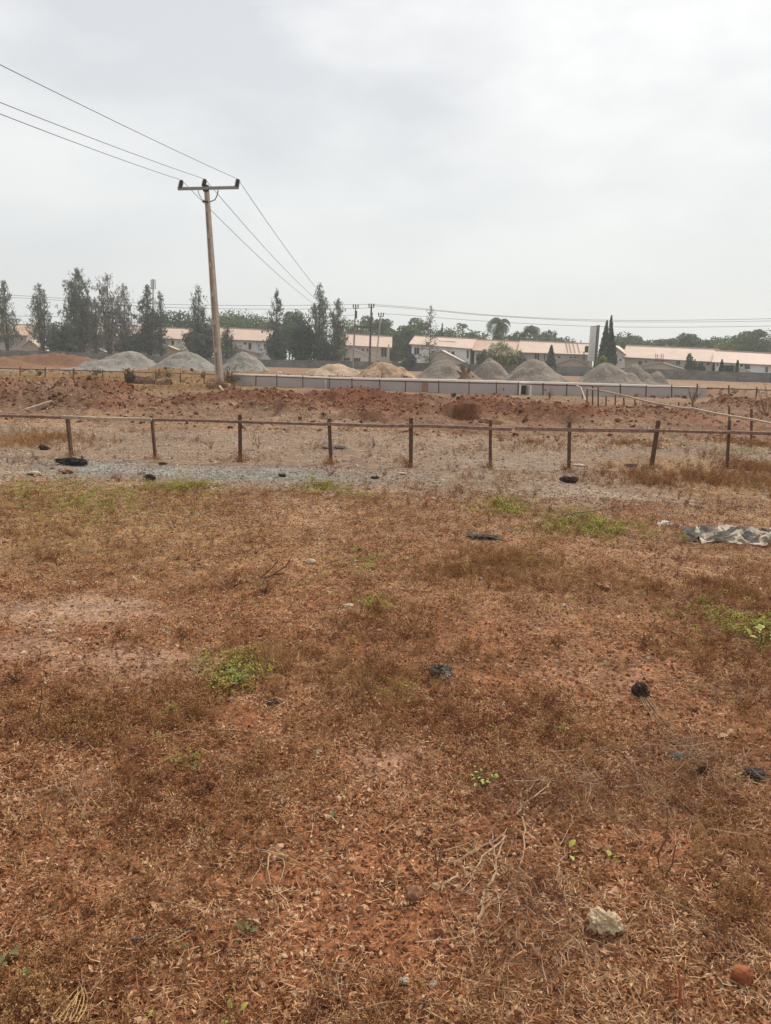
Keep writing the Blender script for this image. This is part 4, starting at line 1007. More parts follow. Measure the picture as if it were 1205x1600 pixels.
broad('dark low bush at the left foot of the porch house', 640, 552, 568, 17, 146, L_casd, 7, 1700, .8, .35, 'leafy_bush', 'bush', low=.05)
column_tree('narrow dark columnar tree above the porch house roof', 690, 505, 540, 4.5, 200, L_thuja, 900, .5)
broad('green canopy running behind the ridge of the porch house', 712, 512, 545, 38, 208, L_mid, 13, 3600, .6, low=.3)
palm('palm with upright fronds above the porch house roof', 721, 503, 545, 13, 200, L_dark, 13, .8)
broad('small canopy left of the shaggy palm', 745, 522, 545, 14, 210, L_dark, 6, 1200, .6, low=.3)
palm('tall shaggy dark palm breaking the skyline', 778, 493, 545, 27, 188, L_dark, 30, .85, .22, 12)
broad('green tree below the shaggy palm', 776, 519, 560, 22, 172, L_mid, 10, 3000, .7, low=.15)
broad('yellow-green tree with cream blossom over the heaps', 783, 533, 570, 32, 143, L_lite, 13, 4400, .8, .4, 'flowering_tree', low=.08, blossom=.42)
broad('grey-green bush left of the flowering tree', 757, 545, 572, 17, 144, L_cas, 7, 2000, .8, .4, 'leafy_bush', 'bush', low=.05)
broad('grey-green sapling right of the flowering tree', 812, 545, 572, 18, 144, L_pale, 7, 1600, .8, .4, 'leafy_bush', 'bush', low=.05)
palm('fan-shaped palm crown right of the shaggy palm', 828, 505, 545, 21, 190, L_dark, 20, .9)
broad('green canopy behind the fan-shaped palm', 826, 514, 548, 26, 200, L_mid, 9, 2800, .6, low=.3)
broad('dark rounded canopy above the streaked salmon roof', 858, 516, 545, 26, 205, L_dark, 10, 2800, .7, low=.35)
column_tree('dark shrub against the streaked-roof house', 860, 540, 572, 11, 139, L_casd, 2200, .3, 'evergreen_shrub', size=.4)
column_tree('shorter left tip of the pair of columnar conifers', 943.5, 501, 566, 14, 141, L_thuja, 5200, .20)
column_tree('taller right tip of the pair of columnar conifers', 953, 493.5, 566, 9, 142, L_thuja, 4200, .36, bend=1.2)
broad('bright yellow-green bush at the foot of the slab tower', 940, 556, 572, 13, 136, L_lite, 8, 2200, .8, .35, 'leafy_bush', 'bush', low=.05)
column_tree('tiny conifer tip above the roof left of the slab tower', 907, 532, 545, 3, 190, L_thuja, 300, .3)
broad('broad canopy behind the left end of the long beige house', 975, 520, 555, 30, 195, L_mid, 12, 3800, .6, low=.2)
broad('layered canopy right of the columnar conifers', 1000, 526, 555, 24, 200, L_mid, 8, 2200, .5, tiers=True, low=.25)
broad('flat-topped dark canopy behind the long beige roof', 1024, 530, 555, 25, 200, L_dark, 8, 2400, .5, tiers=True, low=.3)
broad('layered tree above the middle of the long salmon roofs', 1080, 523, 560, 26, 195, L_mid, 10, 3200, .5, tiers=True, low=.2)
broad('low canopy left of the tallest tree at right', 1118, 526, 562, 24, 200, L_mid, 9, 2800, .5, low=.25)
broad('tallest layered green tree at right behind the roofs', 1168, 516, 565, 27, 190, L_mid, 12, 4200, .5, tiers=True, low=.15)
broad('pale green canopy in front of the tallest right tree', 1142, 530, 565, 22, 192, L_lite, 7, 2000, .5, low=.3)
broad('greyish casuarina-like tree at the right edge of the skyline', 1196, 516, 566, 20, 188, L_cas, 10, 3400, .9, .4, low=.1)
broad('wide canopy filling the skyline between the two flat-topped trees', 1050, 528, 560, 24, 206, L_dark, 9, 2600, .5, low=.35)
broad('far green canopy behind the tallest right tree', 1145, 524, 562, 34, 212, L_dark, 12, 3400, .5, low=.3)
broad('far canopy beside the columnar conifers', 985, 526, 556, 26, 214, L_dark, 10, 2600, .5, low=.35)
broad('far tree filling the gap above the long salmon roof', 1098, 530, 560, 24, 214, L_dark, 9, 2400, .5, low=.35)
broad('far dark tree behind the fan-shaped palm', 800, 522, 545, 22, 214, L_dark, 8, 2000, .5, low=.3)
broad('canopy continuing past the right edge of the picture', 1250, 522, 568, 34, 192, L_mid, 10, 2800, .6, low=.2)
broad('canopy beyond the far left edge of the picture', -40, 500, 546, 30, 185, L_dark, 9, 2400, .7, low=.2)
broad('small spreading tree before the recess of the long house', 1076, 553, 578, 14, 134, L_cas, 8, 2400, .8, .35, low=.1)
broad('dark low bush right of the small spreading tree', 1092, 568, 580, 11, 131, L_casd, 6, 1400, .8, .3, 'leafy_bush', 'bush', low=.05)
column_tree('small dark clipped conifer left of the hedge', 1114.5, 567, 580, 4, 128, L_thuja, 900, .4, size=.3)
column_tree('clipped conifer at the left end of the hedge', 1126.5, 562, 581, 5.5, 127, L_thuja, 1500, .4, size=.3)
column_tree('clipped conifer at the right end of the hedge', 1151, 563, 582, 4.5, 126, L_thuja, 1300, .45, size=.3)
hd = MB(); a = Y(1130, 571, 126.5); b_ = Y(1148, 572, 126)
g = np.random.default_rng(5); n = 1600
C = np.stack([g.uniform(a.x, b_.x, n), g.uniform(125.9, 126.9, n), g.uniform(.1, 1, n) ** .5 * a.z], -1)
V, f = quads(C, .3, .5, None, 1, 5); hr_ = empty('hedge', (a.x, 126.4, 0), 'clipped dark hedge between two small conifers above the block wall', 'hedge'); crown_obj('foliage', V, f, L_dark, hr_)
# mast standing out of the dark casuarina
ms = MB(); b0 = Y(238.5, 560, 160); tp = Y(239.5, 437, 160); ms.tube([(b0.x, 160, 0), tp], [.22, .14], 8)
mst = empty('telecom_mast', (b0.x, 160, 0), 'thin telecom mast with panel antennas above the dark casuarina', 'mast'); ms.build('pole', M_frame, mst)
for dx in (-.35, 0, .4): MB().box(tp + Vector((dx, -.15, -.9)), (.22, .14, 2.0 - .3 * abs(dx))).build('antenna', M_frame if dx else M_dark, mst)
# ------------------------------------------------------------------ haze
hz = MB().box((0, 130, 9.0), (620, 340, 22.0))
hm = bpy.data.materials.new('haze'); hm.use_nodes = True; ht = hm.node_tree; ht.nodes.clear()
ho = ht.nodes.new('ShaderNodeOutputMaterial'); hv = ht.nodes.new('ShaderNodeVolumePrincipled')
hv.inputs['Color'].default_value = (.97, .985, .98, 1); hv.inputs['Density'].default_value = .00065; hv.inputs['Anisotropy'].default_value = .3
ht.links.new(hv.outputs[0], ho.inputs['Volume'])
o = hz.build('haze', hm); tag(o, kind='stuff')

# ------------------------------------------------------------------ loose cover: prototypes (never linked to the scene) spread by geometry nodes
def proto_col(name, meshes):
    c = bpy.data.collections.new(name)
    for k, me in enumerate(meshes):
        c.objects.link(bpy.data.objects.new(f'{name}_{k:02d}', me))
    return c
def me_from(V, f, m, name='piece', smooth=False):
    me = bpy.data.meshes.new(name); me.from_pydata([tuple(map(float, q)) for q in V], [], [tuple(q) for q in f]); me.update()
    me.materials.append(m)
    if smooth: me.polygons.foreach_set('use_smooth', [True] * len(me.polygons))
    return me
def scatter(name, label_kind, col, P, rot, scl, m=None):
    me = bpy.data.meshes.new(name); n = len(P)
    me.vertices.add(n); me.vertices.foreach_set('co', np.asarray(P, np.float32).ravel())
    a = me.attributes.new('rot', 'FLOAT_VECTOR', 'POINT'); a.data.foreach_set('vector', np.asarray(rot, np.float32).ravel())
    a = me.attributes.new('scl', 'FLOAT', 'POINT'); a.data.foreach_set('value', np.asarray(scl, np.float32))
    a = me.attributes.new('vid', 'INT', 'POINT'); a.data.foreach_set('value', rng.integers(0, len(col.objects), n).astype(np.int32))
    o = bpy.data.objects.new(name, me); COL.objects.link(o)
    ng = bpy.data.node_groups.new(name, 'GeometryNodeTree')
    ng.interface.new_socket('Geometry', in_out='INPUT', socket_type='NodeSocketGeometry')
    ng.interface.new_socket('Geometry', in_out='OUTPUT', socket_type='NodeSocketGeometry')
    gi = ng.nodes.new('NodeGroupInput'); go = ng.nodes.new('NodeGroupOutput')
    ci = ng.nodes.new('GeometryNodeCollectionInfo'); ci.inputs['Collection'].default_value = col
    ci.inputs['Separate Children'].default_value = True; ci.inputs['Reset Children'].default_value = True
    ip = ng.nodes.new('GeometryNodeInstanceOnPoints'); ip.inputs['Pick Instance'].default_value = True
    def na(nm, ty):
        q = ng.nodes.new('GeometryNodeInputNamedAttribute'); q.data_type = ty; q.inputs['Name'].default_value = nm; return q.outputs[0]
    e2r = ng.nodes.new('FunctionNodeEulerToRotation')
    ng.links.new(na('rot', 'FLOAT_VECTOR'), e2r.inputs[0]); ng.links.new(e2r.outputs[0], ip.inputs['Rotation'])
    ng.links.new(na('scl', 'FLOAT'), ip.inputs['Scale']); ng.links.new(na('vid', 'INT'), ip.inputs['Instance Index'])
    ng.links.new(gi.outputs[0], ip.inputs['Points']); ng.links.new(ci.outputs[0], ip.inputs['Instance']); ng.links.new(ip.outputs[0], go.inputs[0])
    md = o.modifiers.new('spread', 'NODES'); md.node_group = ng
    tag(o, kind='stuff')
    return o
def wedge(n, d0, d1, power=1.0, spread=.62):
    """random ground points in front of the camera, thinning with distance"""
    u = rng.random(n); d = (d0 ** (2 - power) + u * (d1 ** (2 - power) - d0 ** (2 - power))) ** (1 / (2 - power)) if power < 2 else d0 * (d1 / d0) ** u
    x = d * rng.uniform(-spread, spread, n)
    w_ = 1 / d; m_ = int((4.4 / (2 * spread * d)).sum()); k = rng.choice(n, m_, p=w_ / w_.sum())   # the same cover carried on 2.2 m past both sides
    d2 = d[k] + rng.normal(0, .05, m_); x2 = (spread * d2 + rng.uniform(0, 2.2, m_)) * rng.choice([-1, 1], m_)
    return np.concatenate([x, x2]), np.concatenate([d, d2])
def place(x, y, dz=0.0): return np.stack([x, y, H(x, y) + dz], -1)
def rots(n, tilt=.25): return np.stack([rng.normal(0, tilt, n), rng.normal(0, tilt, n), rng.uniform(0, 6.283, n)], -1)

# pieces
def rock_mesh(m, seed, sub=1, flat=.7, rough=.35, name='piece'):
    import bmesh
    bm = bmesh.new(); bmesh.ops.create_icosphere(bm, subdivisions=sub, radius=.5)
    g = np.random.default_rng(seed); off = g.uniform(0, 50, 3); ax = g.uniform(.65, 1.25, 3)
    cuts = g.normal(size=(5, 3)); cuts /= np.linalg.norm(cuts, axis=1, keepdims=True)
    for v in bm.verts:
        p = np.array(v.co)
        for c in cuts:                      # knock flats off the sphere
            dd = p @ c
            if dd > .34: p = p - c * (dd - .34) * .9
        k = 1 + rough * float(fbm(np.array([p[0] * 3 + off[0]]), np.array([p[1] * 3 + p[2] * 2.3 + off[1]]), 3, seed)[0])
        v.co = Vector(p * k * ax * np.array([1, 1, flat]))
    me = bpy.data.meshes.new(name); bm.to_mesh(me); bm.free(); me.materials.append(m); return me
def strip(pts, w_, side=None):
    """flat blade along points"""
    V = []; f = []; n = len(pts)
    for i, p in enumerate(pts):
        t_ = pts[min(i + 1, n - 1)] - pts[max(i - 1, 0)]
        s_ = np.cross(t_, side if side is not None else np.array([.2, .1, 1.0])); s_ /= (np.linalg.norm(s_) + 1e-9)
        ww = w_ * (1 - .75 * i / (n - 1)); V += [p - s_ * ww / 2, p + s_ * ww / 2]
    for i in range(n - 1): f.append((2 * i, 2 * i + 1, 2 * i + 3, 2 * i + 2))
    return V, f
class Acc:
    def __init__(s): s.V = []; s.f = []
    def add(s, V, f): n = len(s.V); s.V += list(V); s.f += [tuple(i + n for i in q) for q in f]
g5 = np.random.default_rng(55)
def flake(A, c, s_, up=.5):
    a = g5.normal(size=3); a[2] *= up; a /= np.linalg.norm(a); b_ = np.cross(a, g5.normal(size=3)); b_ /= np.linalg.norm(b_)
    n_ = np.cross(a, b_); k = g5.uniform(.15, .4)
    A.add([c - a * s_ * .5, c + b_ * s_ * .28 + n_ * s_ * k * .4, c + a * s_ * .5, c - b_ * s_ * .28 + n_ * s_ * k * .4], [(0, 1, 2), (0, 2, 3)])
def sprig(m, h=.10, stems=7, w_=.0022, leaves=5, lean=.5, ls=.012, curl=.3):
    A = Acc()
    for k in range(stems):
        th = g5.uniform(0, 6.28); le = abs(g5.normal(0, lean)); dv = np.array([math.cos(th) * math.sin(le), math.sin(th) * math.sin(le), math.cos(le)])
        p = np.array([g5.normal(0, .012), g5.normal(0, .012), -.01]); pts = [p]; L_ = h * g5.uniform(.5, 1.2)
        for i in range(4):
            dv = dv + g5.normal(size=3) * curl * .5; dv /= np.linalg.norm(dv); p = p + dv * L_ / 4; pts.append(p)
        A.add(*strip(pts, w_, g5.normal(size=3)))
        for i in range(leaves):
            q = pts[g5.integers(1, 5)] + g5.normal(size=3) * .004
            if g5.random() < .45:
                d2 = g5.normal(size=3); d2[2] = abs(d2[2]); d2 /= np.linalg.norm(d2); e = q + d2 * L_ * .28
                A.add(*strip([q, (q + e) / 2 + g5.normal(size=3) * .003, e], w_ * .8, g5.normal(size=3))); q = e
            flake(A, q, ls * g5.uniform(.6, 1.4))
    return me_from(A.V, A.f, m)
def litter(m, n=34, r=.085, s_=.012):
    A = Acc()
    for k in range(n):
        a = g5.uniform(0, 6.28); q = r * math.sqrt(g5.random()); c = np.array([math.cos(a) * q, math.sin(a) * q, abs(g5.normal(0, .006)) + .002])
        if g5.random() < .5: flake(A, c, s_ * g5.uniform(.6, 1.7), .5)
        else:
            th = g5.uniform(0, 6.28); L_ = g5.uniform(.012, .05); d2 = np.array([math.cos(th), math.sin(th), g5.normal(0, .25)])
            A.add(*strip([c, c + d2 * L_ * .5 + g5.normal(size=3) * .003, c + d2 * L_], .0024, None))
    return me_from(A.V, A.f, m)
def tuft(m, n=16, h=.13, w_=.0028, lean=.6, droop=.9):
    A = Acc()
    for k in range(n):
        th = g5.uniform(0, 6.28); le = abs(g5.normal(0, lean)) + .08; p = np.array([g5.normal(0, .01), g5.normal(0, .01), -.01]); pts = [p]; L_ = h * g5.uniform(.5, 1.3)
        for i in range(4):
            le2 = le + droop * (i / 4) ** 1.5; d2 = np.array([math.cos(th) * math.sin(le2), math.sin(th) * math.sin(le2), math.cos(le2)]); p = p + d2 * L_ / 4; th += g5.normal(0, .15); pts.append(p)
        A.add(*strip(pts, w_, None))
    return me_from(A.V, A.f, m)
def fibre(m, L_=.25, r=.0016, seg=7, curl=.35, fork=True):
    mb = MB()
    def run(p, th, L2, rr_, seg):
        pts = [Vector(p)]; bend = g5.normal(0, curl * .4)
        for i in range(seg):
            th += bend + g5.normal(0, curl * .5); p = Vector(p) + Vector((math.cos(th), math.sin(th), 0)) * L2 / seg; p.z = abs(g5.normal(0, .006)) + .003 + .02 * math.sin(math.pi * i / seg) * (r > .002); pts.append(p)
        mb.tube(pts, [rr_ * (1 - .7 * i / seg) for i in range(seg + 1)], 3, False); return pts, th
    pts, th = run((-L_ / 2, 0, .004), 0, L_, r, seg)
    if fork:
        for k in range(g5.integers(0, 3)): run(pts[g5.integers(1, len(pts) - 2)], th + g5.choice([-1, 1]) * g5.uniform(.4, .9), L_ * g5.uniform(.25, .5), r * .7, 4)
    return me_from(mb.v, mb.f, m)
def weed(m, n=20, r=.06, h=.085, ls=.020):
    A = Acc()
    for k in range(n):
        th = g5.uniform(0, 6.28); q = r * math.sqrt(g5.random()); c = np.array([math.cos(th) * q, math.sin(th) * q, h * g5.uniform(.15, 1) * (1 - .5 * q / r)])
        A.add(*strip([np.array([c[0] * .3, c[1] * .3, 0]), c * np.array([.7, .7, .8]), c], .0018, g5.normal(size=3)))
        for j in range(2):
            a = g5.normal(size=3); a[2] = abs(a[2]) * .5; a /= np.linalg.norm(a); s_ = np.cross(a, [0, 0, 1.0]) + g5.normal(size=3) * .3; s_ /= np.linalg.norm(s_); l = ls * g5.uniform(.6, 1.3)
            A.add([c, c + a * l * .5 + s_ * l * .3, c + a * l, c + a * l * .5 - s_ * l * .3], [(0, 1, 2, 3)])
    return me_from(A.V, A.f, m)
K_clod = rmat('soil_clod', [(.10, .038, .018), (.21, .088, .042), (.34, .155, .08), (.50, .31, .19)])
K_grav = rmat('pebble', [(.20, .13, .09), (.32, .23, .17), (.40, .31, .23), (.46, .38, .30), (.26, .21, .17)])
K_grey = rmat('grey_chip', [(.13, .14, .135), (.21, .225, .215), (.31, .32, .30), (.30, .22, .15)])
K_red = rmat('red_clod', [(.09, .032, .016), (.15, .058, .027), (.23, .10, .05), (.32, .20, .12)])
K_dead = rmat('dead_herb', [(.10, .035, .016), (.21, .085, .034), (.33, .16, .065), (.50, .32, .16)])
K_lit = rmat('leaf_litter', [(.12, .04, .018), (.28, .11, .045), (.42, .21, .10), (.60, .40, .23)])
K_straw = rmat('straw', [(.24, .115, .04), (.36, .20, .08), (.48, .31, .15)])
K_root = rmat('dry_root', [(.20, .11, .06), (.32, .20, .12), (.46, .33, .22)])
K_oliv = rmat('olive_weed', [(.22, .13, .04), (.27, .24, .045), (.38, .34, .08), (.28, .23, .06), (.20, .21, .045)])
K_rust = rmat('rust_herb', [(.18, .075, .03), (.30, .14, .055), (.42, .25, .11), (.26, .12, .05)])
c_clod = proto_col('clod_kinds', [rock_mesh(K_clod, 10 + k, 1, .65, .8) for k in range(7)])
c_red = proto_col('red_kinds', [rock_mesh(K_red, 30 + k, 1, .7, .9) for k in range(6)])
c_grav = proto_col('pebble_kinds', [rock_mesh(K_grav, 50 + k, 1, .6, .5) for k in range(6)])
c_grey = proto_col('chip_kinds', [rock_mesh(K_grey, 70 + k, 1, .6, .6) for k in range(4)])
c_dead = proto_col('herb_kinds', [sprig(K_dead, .085 + .012 * k, 6 + k, .0026, 6, .45 + .05 * k) for k in range(7)])
c_rust = proto_col('rust_kinds', [sprig(K_rust, .11 + .01 * k, 9, .003, 8, .4, .015) for k in range(5)])
c_lit = proto_col('litter_kinds', [litter(K_lit) for k in range(7)])
c_tuft = proto_col('tuft_kinds', [tuft(K_straw, 14 + 2 * k, .10 + .015 * k) for k in range(6)])
c_fib = proto_col('fibre_kinds', [fibre(K_root, .18 + .05 * k, .0013 + .00012 * k) for k in range(8)])
c_weed = proto_col('weed_kinds', [weed(K_oliv) for k in range(5)])

def keep(x, y, p):
    k = rng.random(len(x)) < p; return x[k], y[k]
bare = lambda x, y: np.clip(blob(x, y, 110, 950, 140, 24, s=12) + blob(x, y, 250, 1040, 190, 34, s=13) * .8 + blob(x, y, 30, 1010, 80, 24, s=14) + blob(x, y, 630, 1190, 90, 34, s=16) * .8 + blob(x, y, 930, 1050, 130, 30, s=15) * .5 + blob(x, y, 560, 1440, 190, 100, s=18) * .6 + blob(x, y, 240, 1370, 120, 60, s=19) * .5, 0, 1)
def go(name, col, n, d0, d1, prob, smin, smax, tilt=.3, power=1.0, dz=0.0, gam=1.0, spread=.62):
    x, y = wedge(n, d0, d1, power, spread); x, y = keep(x, y, prob(x, y))
    s_ = smin + (smax - smin) * rng.random(len(x)) ** gam
    return scatter(name, None, col, place(x, y, dz), rots(len(x), tilt), s_)
one = lambda x, y: np.ones(len(x))
clump = lambda sc, lo, hi, sd: (lambda x, y: sstep(lo, hi, fbm(x * sc, y * sc, 3, sd)))
nopit = lambda x, y: 1.0 * (np.hypot((x - PIT.x) / .8, (y - PIT.y) / 1.2) > 1)
# crumbs of soil close by, gravel further out, coarse clods on the spoil
go('soil_crumbs', c_clod, 75000, 1.25, 10, lambda x, y: (1 - .7 * np.clip(bare(x, y), 0, 1)) * (.35 + .65 * sstep(-.3, .3, fbm(x * 1.6, y * 1.6, 3, 200))), .007, .032, .8, 1.25, .002, 2.4)
go('soil_clods', c_clod, 1500, 1.5, 12, one, .025, .055, .8, 1.2, .0, 2.5)
go('pebbles', c_grav, 42000, 3.4, 19, lambda x, y: .25 + .75 * sstep(6.2, 9.2, y + fbm(x, y, 3, 201)), .014, .05, .8, .4, .0, 2.5)
go('coarse_gravel', c_grav, 9000, 9, 24, one, .035, .10, .8, .3, .0, 3)
go('grey_chips', c_grey, 20000, 9.4, 14.5, lambda x, y: np.clip(blob(x, y, 300, 737, 220, 9, s=4, wob=.8, soft=.85) * .8 + blob(x, y, 80, 722, 110, 5, s=5) * .4, 0, 1), .015, .045, .8, .3, .0, 2)
go('spoil_clods', c_red, 60000, 18, 40, lambda x, y: nopit(x, y) * (.12 + .88 * sstep(.0, .2, H(x, y))), .04, .19, .8, .6, .0, 4.5)
go('spoil_gravel', c_grav, 30000, 17, 50, lambda x, y: nopit(x, y) * (.2 + .8 * sstep(-.2, .3, fbm(x * .4 + 7, y * .4, 3, 203))), .03, .11, .8, .6, .0, 4)
go('far_clods', c_red, 9000, 44, 100, lambda x, y: sstep(-.2, .3, fbm(x * .3, y * .3, 3, 204)) * .9 * (1 - sstep(66, 76, y)), .10, .42, .8, .6, .0, 3)
# plant remains
go('heap_foot_stones', c_grey, 5000, 58, 80, lambda x, y: (x > -32) * (x < 30) * .9, .08, .35, .8, .0, .0, 3)
nb = lambda x, y: 1 - .85 * bare(x, y)
go('leaf_litter', c_lit, 17000, 1.25, 9.5, lambda x, y: nb(x, y) * (.35 + .65 * sstep(-.35, .25, fbm(x * 1.3, y * 1.3, 3, 210))), .7, 1.25, .06, 1.1, .002)
go('dead_herbs', c_dead, 19000, 1.3, 9.5, lambda x, y: nb(x, y) * (1 - .55 * sstep(3.6, 6, y)) * sstep(-.28, .35, fbm(x * 1.5, y * 1.5, 4, 211)) * .95, .25, .75, .3, 1.0)
go('dead_herbs_far', c_dead, 9000, 9, 19, lambda x, y: sstep(-.02, .45, fbm(x * .8, y * .8, 4, 212)) * .6, .45, 1.05, .2, .3)
go('dry_tufts', c_tuft, 7000, 1.3, 11, lambda x, y: nb(x, y) * sstep(.0, .5, fbm(x * .9 + 5, y * .9, 4, 213)), .2, .6, .35, .9)
go('fine_roots', c_fib, 6500, 1.25, 8.5, lambda x, y: nb(x, y) * (.25 + .75 * sstep(-.1, .4, fbm(x * .8 + 15, y * .8, 3, 214)) * sstep(-1.5, .8, x)), .15, .62, .1, 1.2, .006)
# denser named patches: (px, py, half w, half h, number, kind, size)
SCK = dict(stake_foot_weeds=1.0, rusty_herbs=.62, rusty_grass=.8, straw_tufts=.5, green_weeds=.62, root_mat=.62)
def patch(name, col, lst, tilt=.2):
    X = []; Yy = []; S = []
    for (px, py, rx, ry, n, s0, s1) in lst:
        n = int(n * (.55 if name == 'green_weeds' else 1.0)); rx *= 1.2; ry *= 1.25
        c = G(px, py); hy = (G(px, py - ry).y - G(px, py + ry).y) / 2; a = rng.uniform(0, 6.28, n); q = rng.random(n) ** .7 * (1 + .3 * rng.normal(size=n)) * (1 + .35 * np.sin(a * 3 + px) + .2 * np.sin(a * 7 + py))
        X.append(c.x + np.cos(a) * q * rx * c.y / F); Yy.append(c.y + np.sin(a) * q * hy); S.append(rng.uniform(s0, s1, n) * SCK[name])
    X = np.concatenate(X); Yy = np.concatenate(Yy); S = np.concatenate(S)
    return scatter(name, None, col, place(X, Yy), rots(len(X), tilt), S)
patch('stake_foot_weeds', c_dead, [(x, y, 9, 2.5, 16, .5, 1.3) for x, y in ((112, 712), (243, 718), (376, 722), (517, 725), (642, 730), (766, 731), (889, 734), (1018, 732), (1136, 734))] + [(344, 606, 26, 3, 60, 2, 4)])
patch('rusty_herbs', c_rust, [(1110, 748, 105, 13, 420, .8, 1.7), (1190, 735, 60, 20, 300, .9, 1.9), (1010, 750, 40, 10, 200, .7, 1.4), (780, 880, 60, 18, 260, .5, 1.1), (720, 895, 50, 12, 160, .5, 1.0),
    (980, 690, 60, 8, 130, .9, 1.6), (1180, 690, 60, 10, 260, .9, 1.8), (830, 690, 40, 7, 90, .8, 1.4), (90, 684, 50, 6, 140, .9, 1.5), (130, 1135, 70, 30, 130, .5, 1.0), (300, 1120, 60, 30, 120, .5, .9), (40, 1560, 120, 60, 70, .5, .9), (1150, 930, 90, 30, 260, .45, 1.0), (1160, 1420, 80, 100, 90, .5, .8)])
patch('rusty_grass', c_tuft, [(120, 592, 180, 8, 2200, .9, 2.0), (240, 606, 120, 8, 400, 1.2, 2.4), (40, 690, 90, 14, 420, .9, 1.6), (900, 640, 90, 12, 260, 1, 2.0), (1160, 600, 120, 8, 420, 1.2, 2.4), (480, 645, 40, 6, 90, 1, 1.8), (340, 605, 50, 7, 150, 1, 2)])
patch('straw_tufts', c_tuft, [(410, 1040, 110, 34, 240, .6, 1.3), (560, 1070, 130, 40, 260, .5, 1.1), (215, 855, 90, 22, 220, .5, 1.0), (840, 905, 220, 20, 460, .5, 1.1), (760, 865, 90, 14, 170, .5, 1.0), (1000, 920, 120, 22, 240, .5, 1.0), (90, 1500, 60, 70, 12, .6, 1.1), (820, 1540, 160, 60, 26, .5, 1.0), (1170, 1330, 60, 110, 34, .6, 1.0), (60, 840, 110, 30, 220, .5, 1.0), (150, 1280, 150, 60, 60, .4, .9)])
patch('green_weeds', c_weed, [(285, 762, 75, 12, 360, .7, 1.6), (505, 760, 34, 9, 170, .8, 1.7), (560, 772, 40, 6, 70, .6, 1.2), (790, 795, 42, 12, 200, .8, 1.7), (920, 822, 80, 16, 420, .8, 1.7), (360, 1055, 50, 32, 170, .7, 1.4), (1185, 985, 50, 30, 170, .8, 1.6), (1105, 965, 40, 20, 80, .7, 1.3), (130, 785, 110, 26, 500, .5, 1.1), (575, 880, 70, 20, 90, .6, 1.1), (580, 950, 50, 26, 80, .6, 1.1), (610, 1080, 60, 20, 50, .5, 1.0), (840, 880, 50, 22, 80, .5, 1.0), (60, 765, 100, 16, 260, .5, 1.1), (180, 800, 260, 60, 1500, .3, .8), (900, 800, 200, 40, 700, .3, .7), (1100, 1000, 140, 60, 420, .3, .6), (500, 900, 300, 60, 260, .3, .6), (1170, 705, 70, 10, 140, .9, 1.7), (285, 1190, 60, 30, 26, .5, .9), (860, 1140, 60, 24, 20, .5, .9)])
patch('root_mat', c_fib, [(860, 1230, 140, 40, 260, .6, 1.5), (1090, 1190, 120, 60, 330, .6, 1.5), (1060, 1260, 150, 60, 240, .5, 1.2), (880, 1470, 110, 60, 170, .5, 1.1), (800, 1400, 90, 70, 110, .5, 1.1), (110, 1240, 90, 30, 60, .6, 1.3), (380, 1200, 110, 40, 60, .6, 1.2), (1120, 1480, 100, 80, 150, .5, 1.1), (1130, 1085, 80, 20, 60, .6, 1.2), (420, 900, 40, 20, 60, .8, 1.5), (700, 1040, 60, 20, 50, .6, 1.2), (330, 1470, 130, 50, 30, .5, 1.0), (800, 1560, 150, 40, 46, .5, 1.0)], .12)
# ------------------------------------------------------------------ litter, stones and single plants, each a thing of its own
def on_ground(x, y, dz=0.0): return Vector((x, y, Hs(x, y) + dz))
def gp(px, py, dz=0.0):
    p = GH(px, py); p.z += dz; return p
def rock(label, px, py, wpx, hpx, m, seed, cat='stone', name='stone', flat=.8, rough=.35, rz=0.0, sub=3):
    p = gp(px, py); wd = wpx * p.y / F * 1.02; me = rock_mesh(m, seed, sub, 1, rough, name)
    co = np.empty(len(me.vertices) * 3); me.vertices.foreach_get('co', co); co = co.reshape(-1, 3)
    ext = co.max(0) - co.min(0); co = (co - (co.max(0) + co.min(0)) / 2) / ext * np.array([wd, wd * .8, hpx * p.y / F])
    co[:, 2] -= co[:, 2].min() + hpx * p.y / F * .12; me.vertices.foreach_set('co', co.ravel()); me.update()
    o = link(name, me); o.location = p; o.rotation_euler.z = rz; return tag(o, label, cat)
def lump(label, px, py, wpx, hpx, m, seed, cat, name, dep=.8, fold=.35, fs=3.0):
    """crumpled closed piece of sheet: a squashed ball with sharp folds"""
    import bmesh
    p = gp(px, py); bm = bmesh.new(); bmesh.ops.create_icosphere(bm, subdivisions=5, radius=.5)
    g = np.random.default_rng(seed); co = np.array([v.co[:] for v in bm.verts]); o3 = g.uniform(0, 30, 3)
    r = 1 - fold * np.abs(fbm(co[:, 0] * fs + o3[0] + co[:, 2] * 1.7, co[:, 1] * fs + o3[1] - co[:, 2] * 2.1, 3, seed)) * 2 - fold * .6 * np.abs(fbm(co[:, 2] * fs * 1.4 + o3[2], co[:, 0] * fs * 1.4 + co[:, 1], 3, seed + 5))
    r -= .10 * np.abs(fbm(co[:, 0] * 9 + o3[0], co[:, 1] * 9 + co[:, 2] * 9, 2, seed + 8)) * 2
    r += .45 * fbm(co[:, 0] * 1.3 + o3[2], co[:, 1] * 1.3 + co[:, 2], 2, seed + 9)
    co = co * r[:, None]; ext = co.max(0) - co.min(0); wd = wpx * p.y / F
    co = (co - (co.max(0) + co.min(0)) / 2) / ext * np.array([wd, wd * dep, hpx * p.y / F]); co[:, 2] -= co[:, 2].min() + .1 * hpx * p.y / F
    for v, c in zip(bm.verts, co): v.co = Vector(c)
    me = bpy.data.meshes.new(name); bm.to_mesh(me); bm.free(); me.materials.append(m)
    o = link(name, me); o.location = p; return tag(o, label, cat)
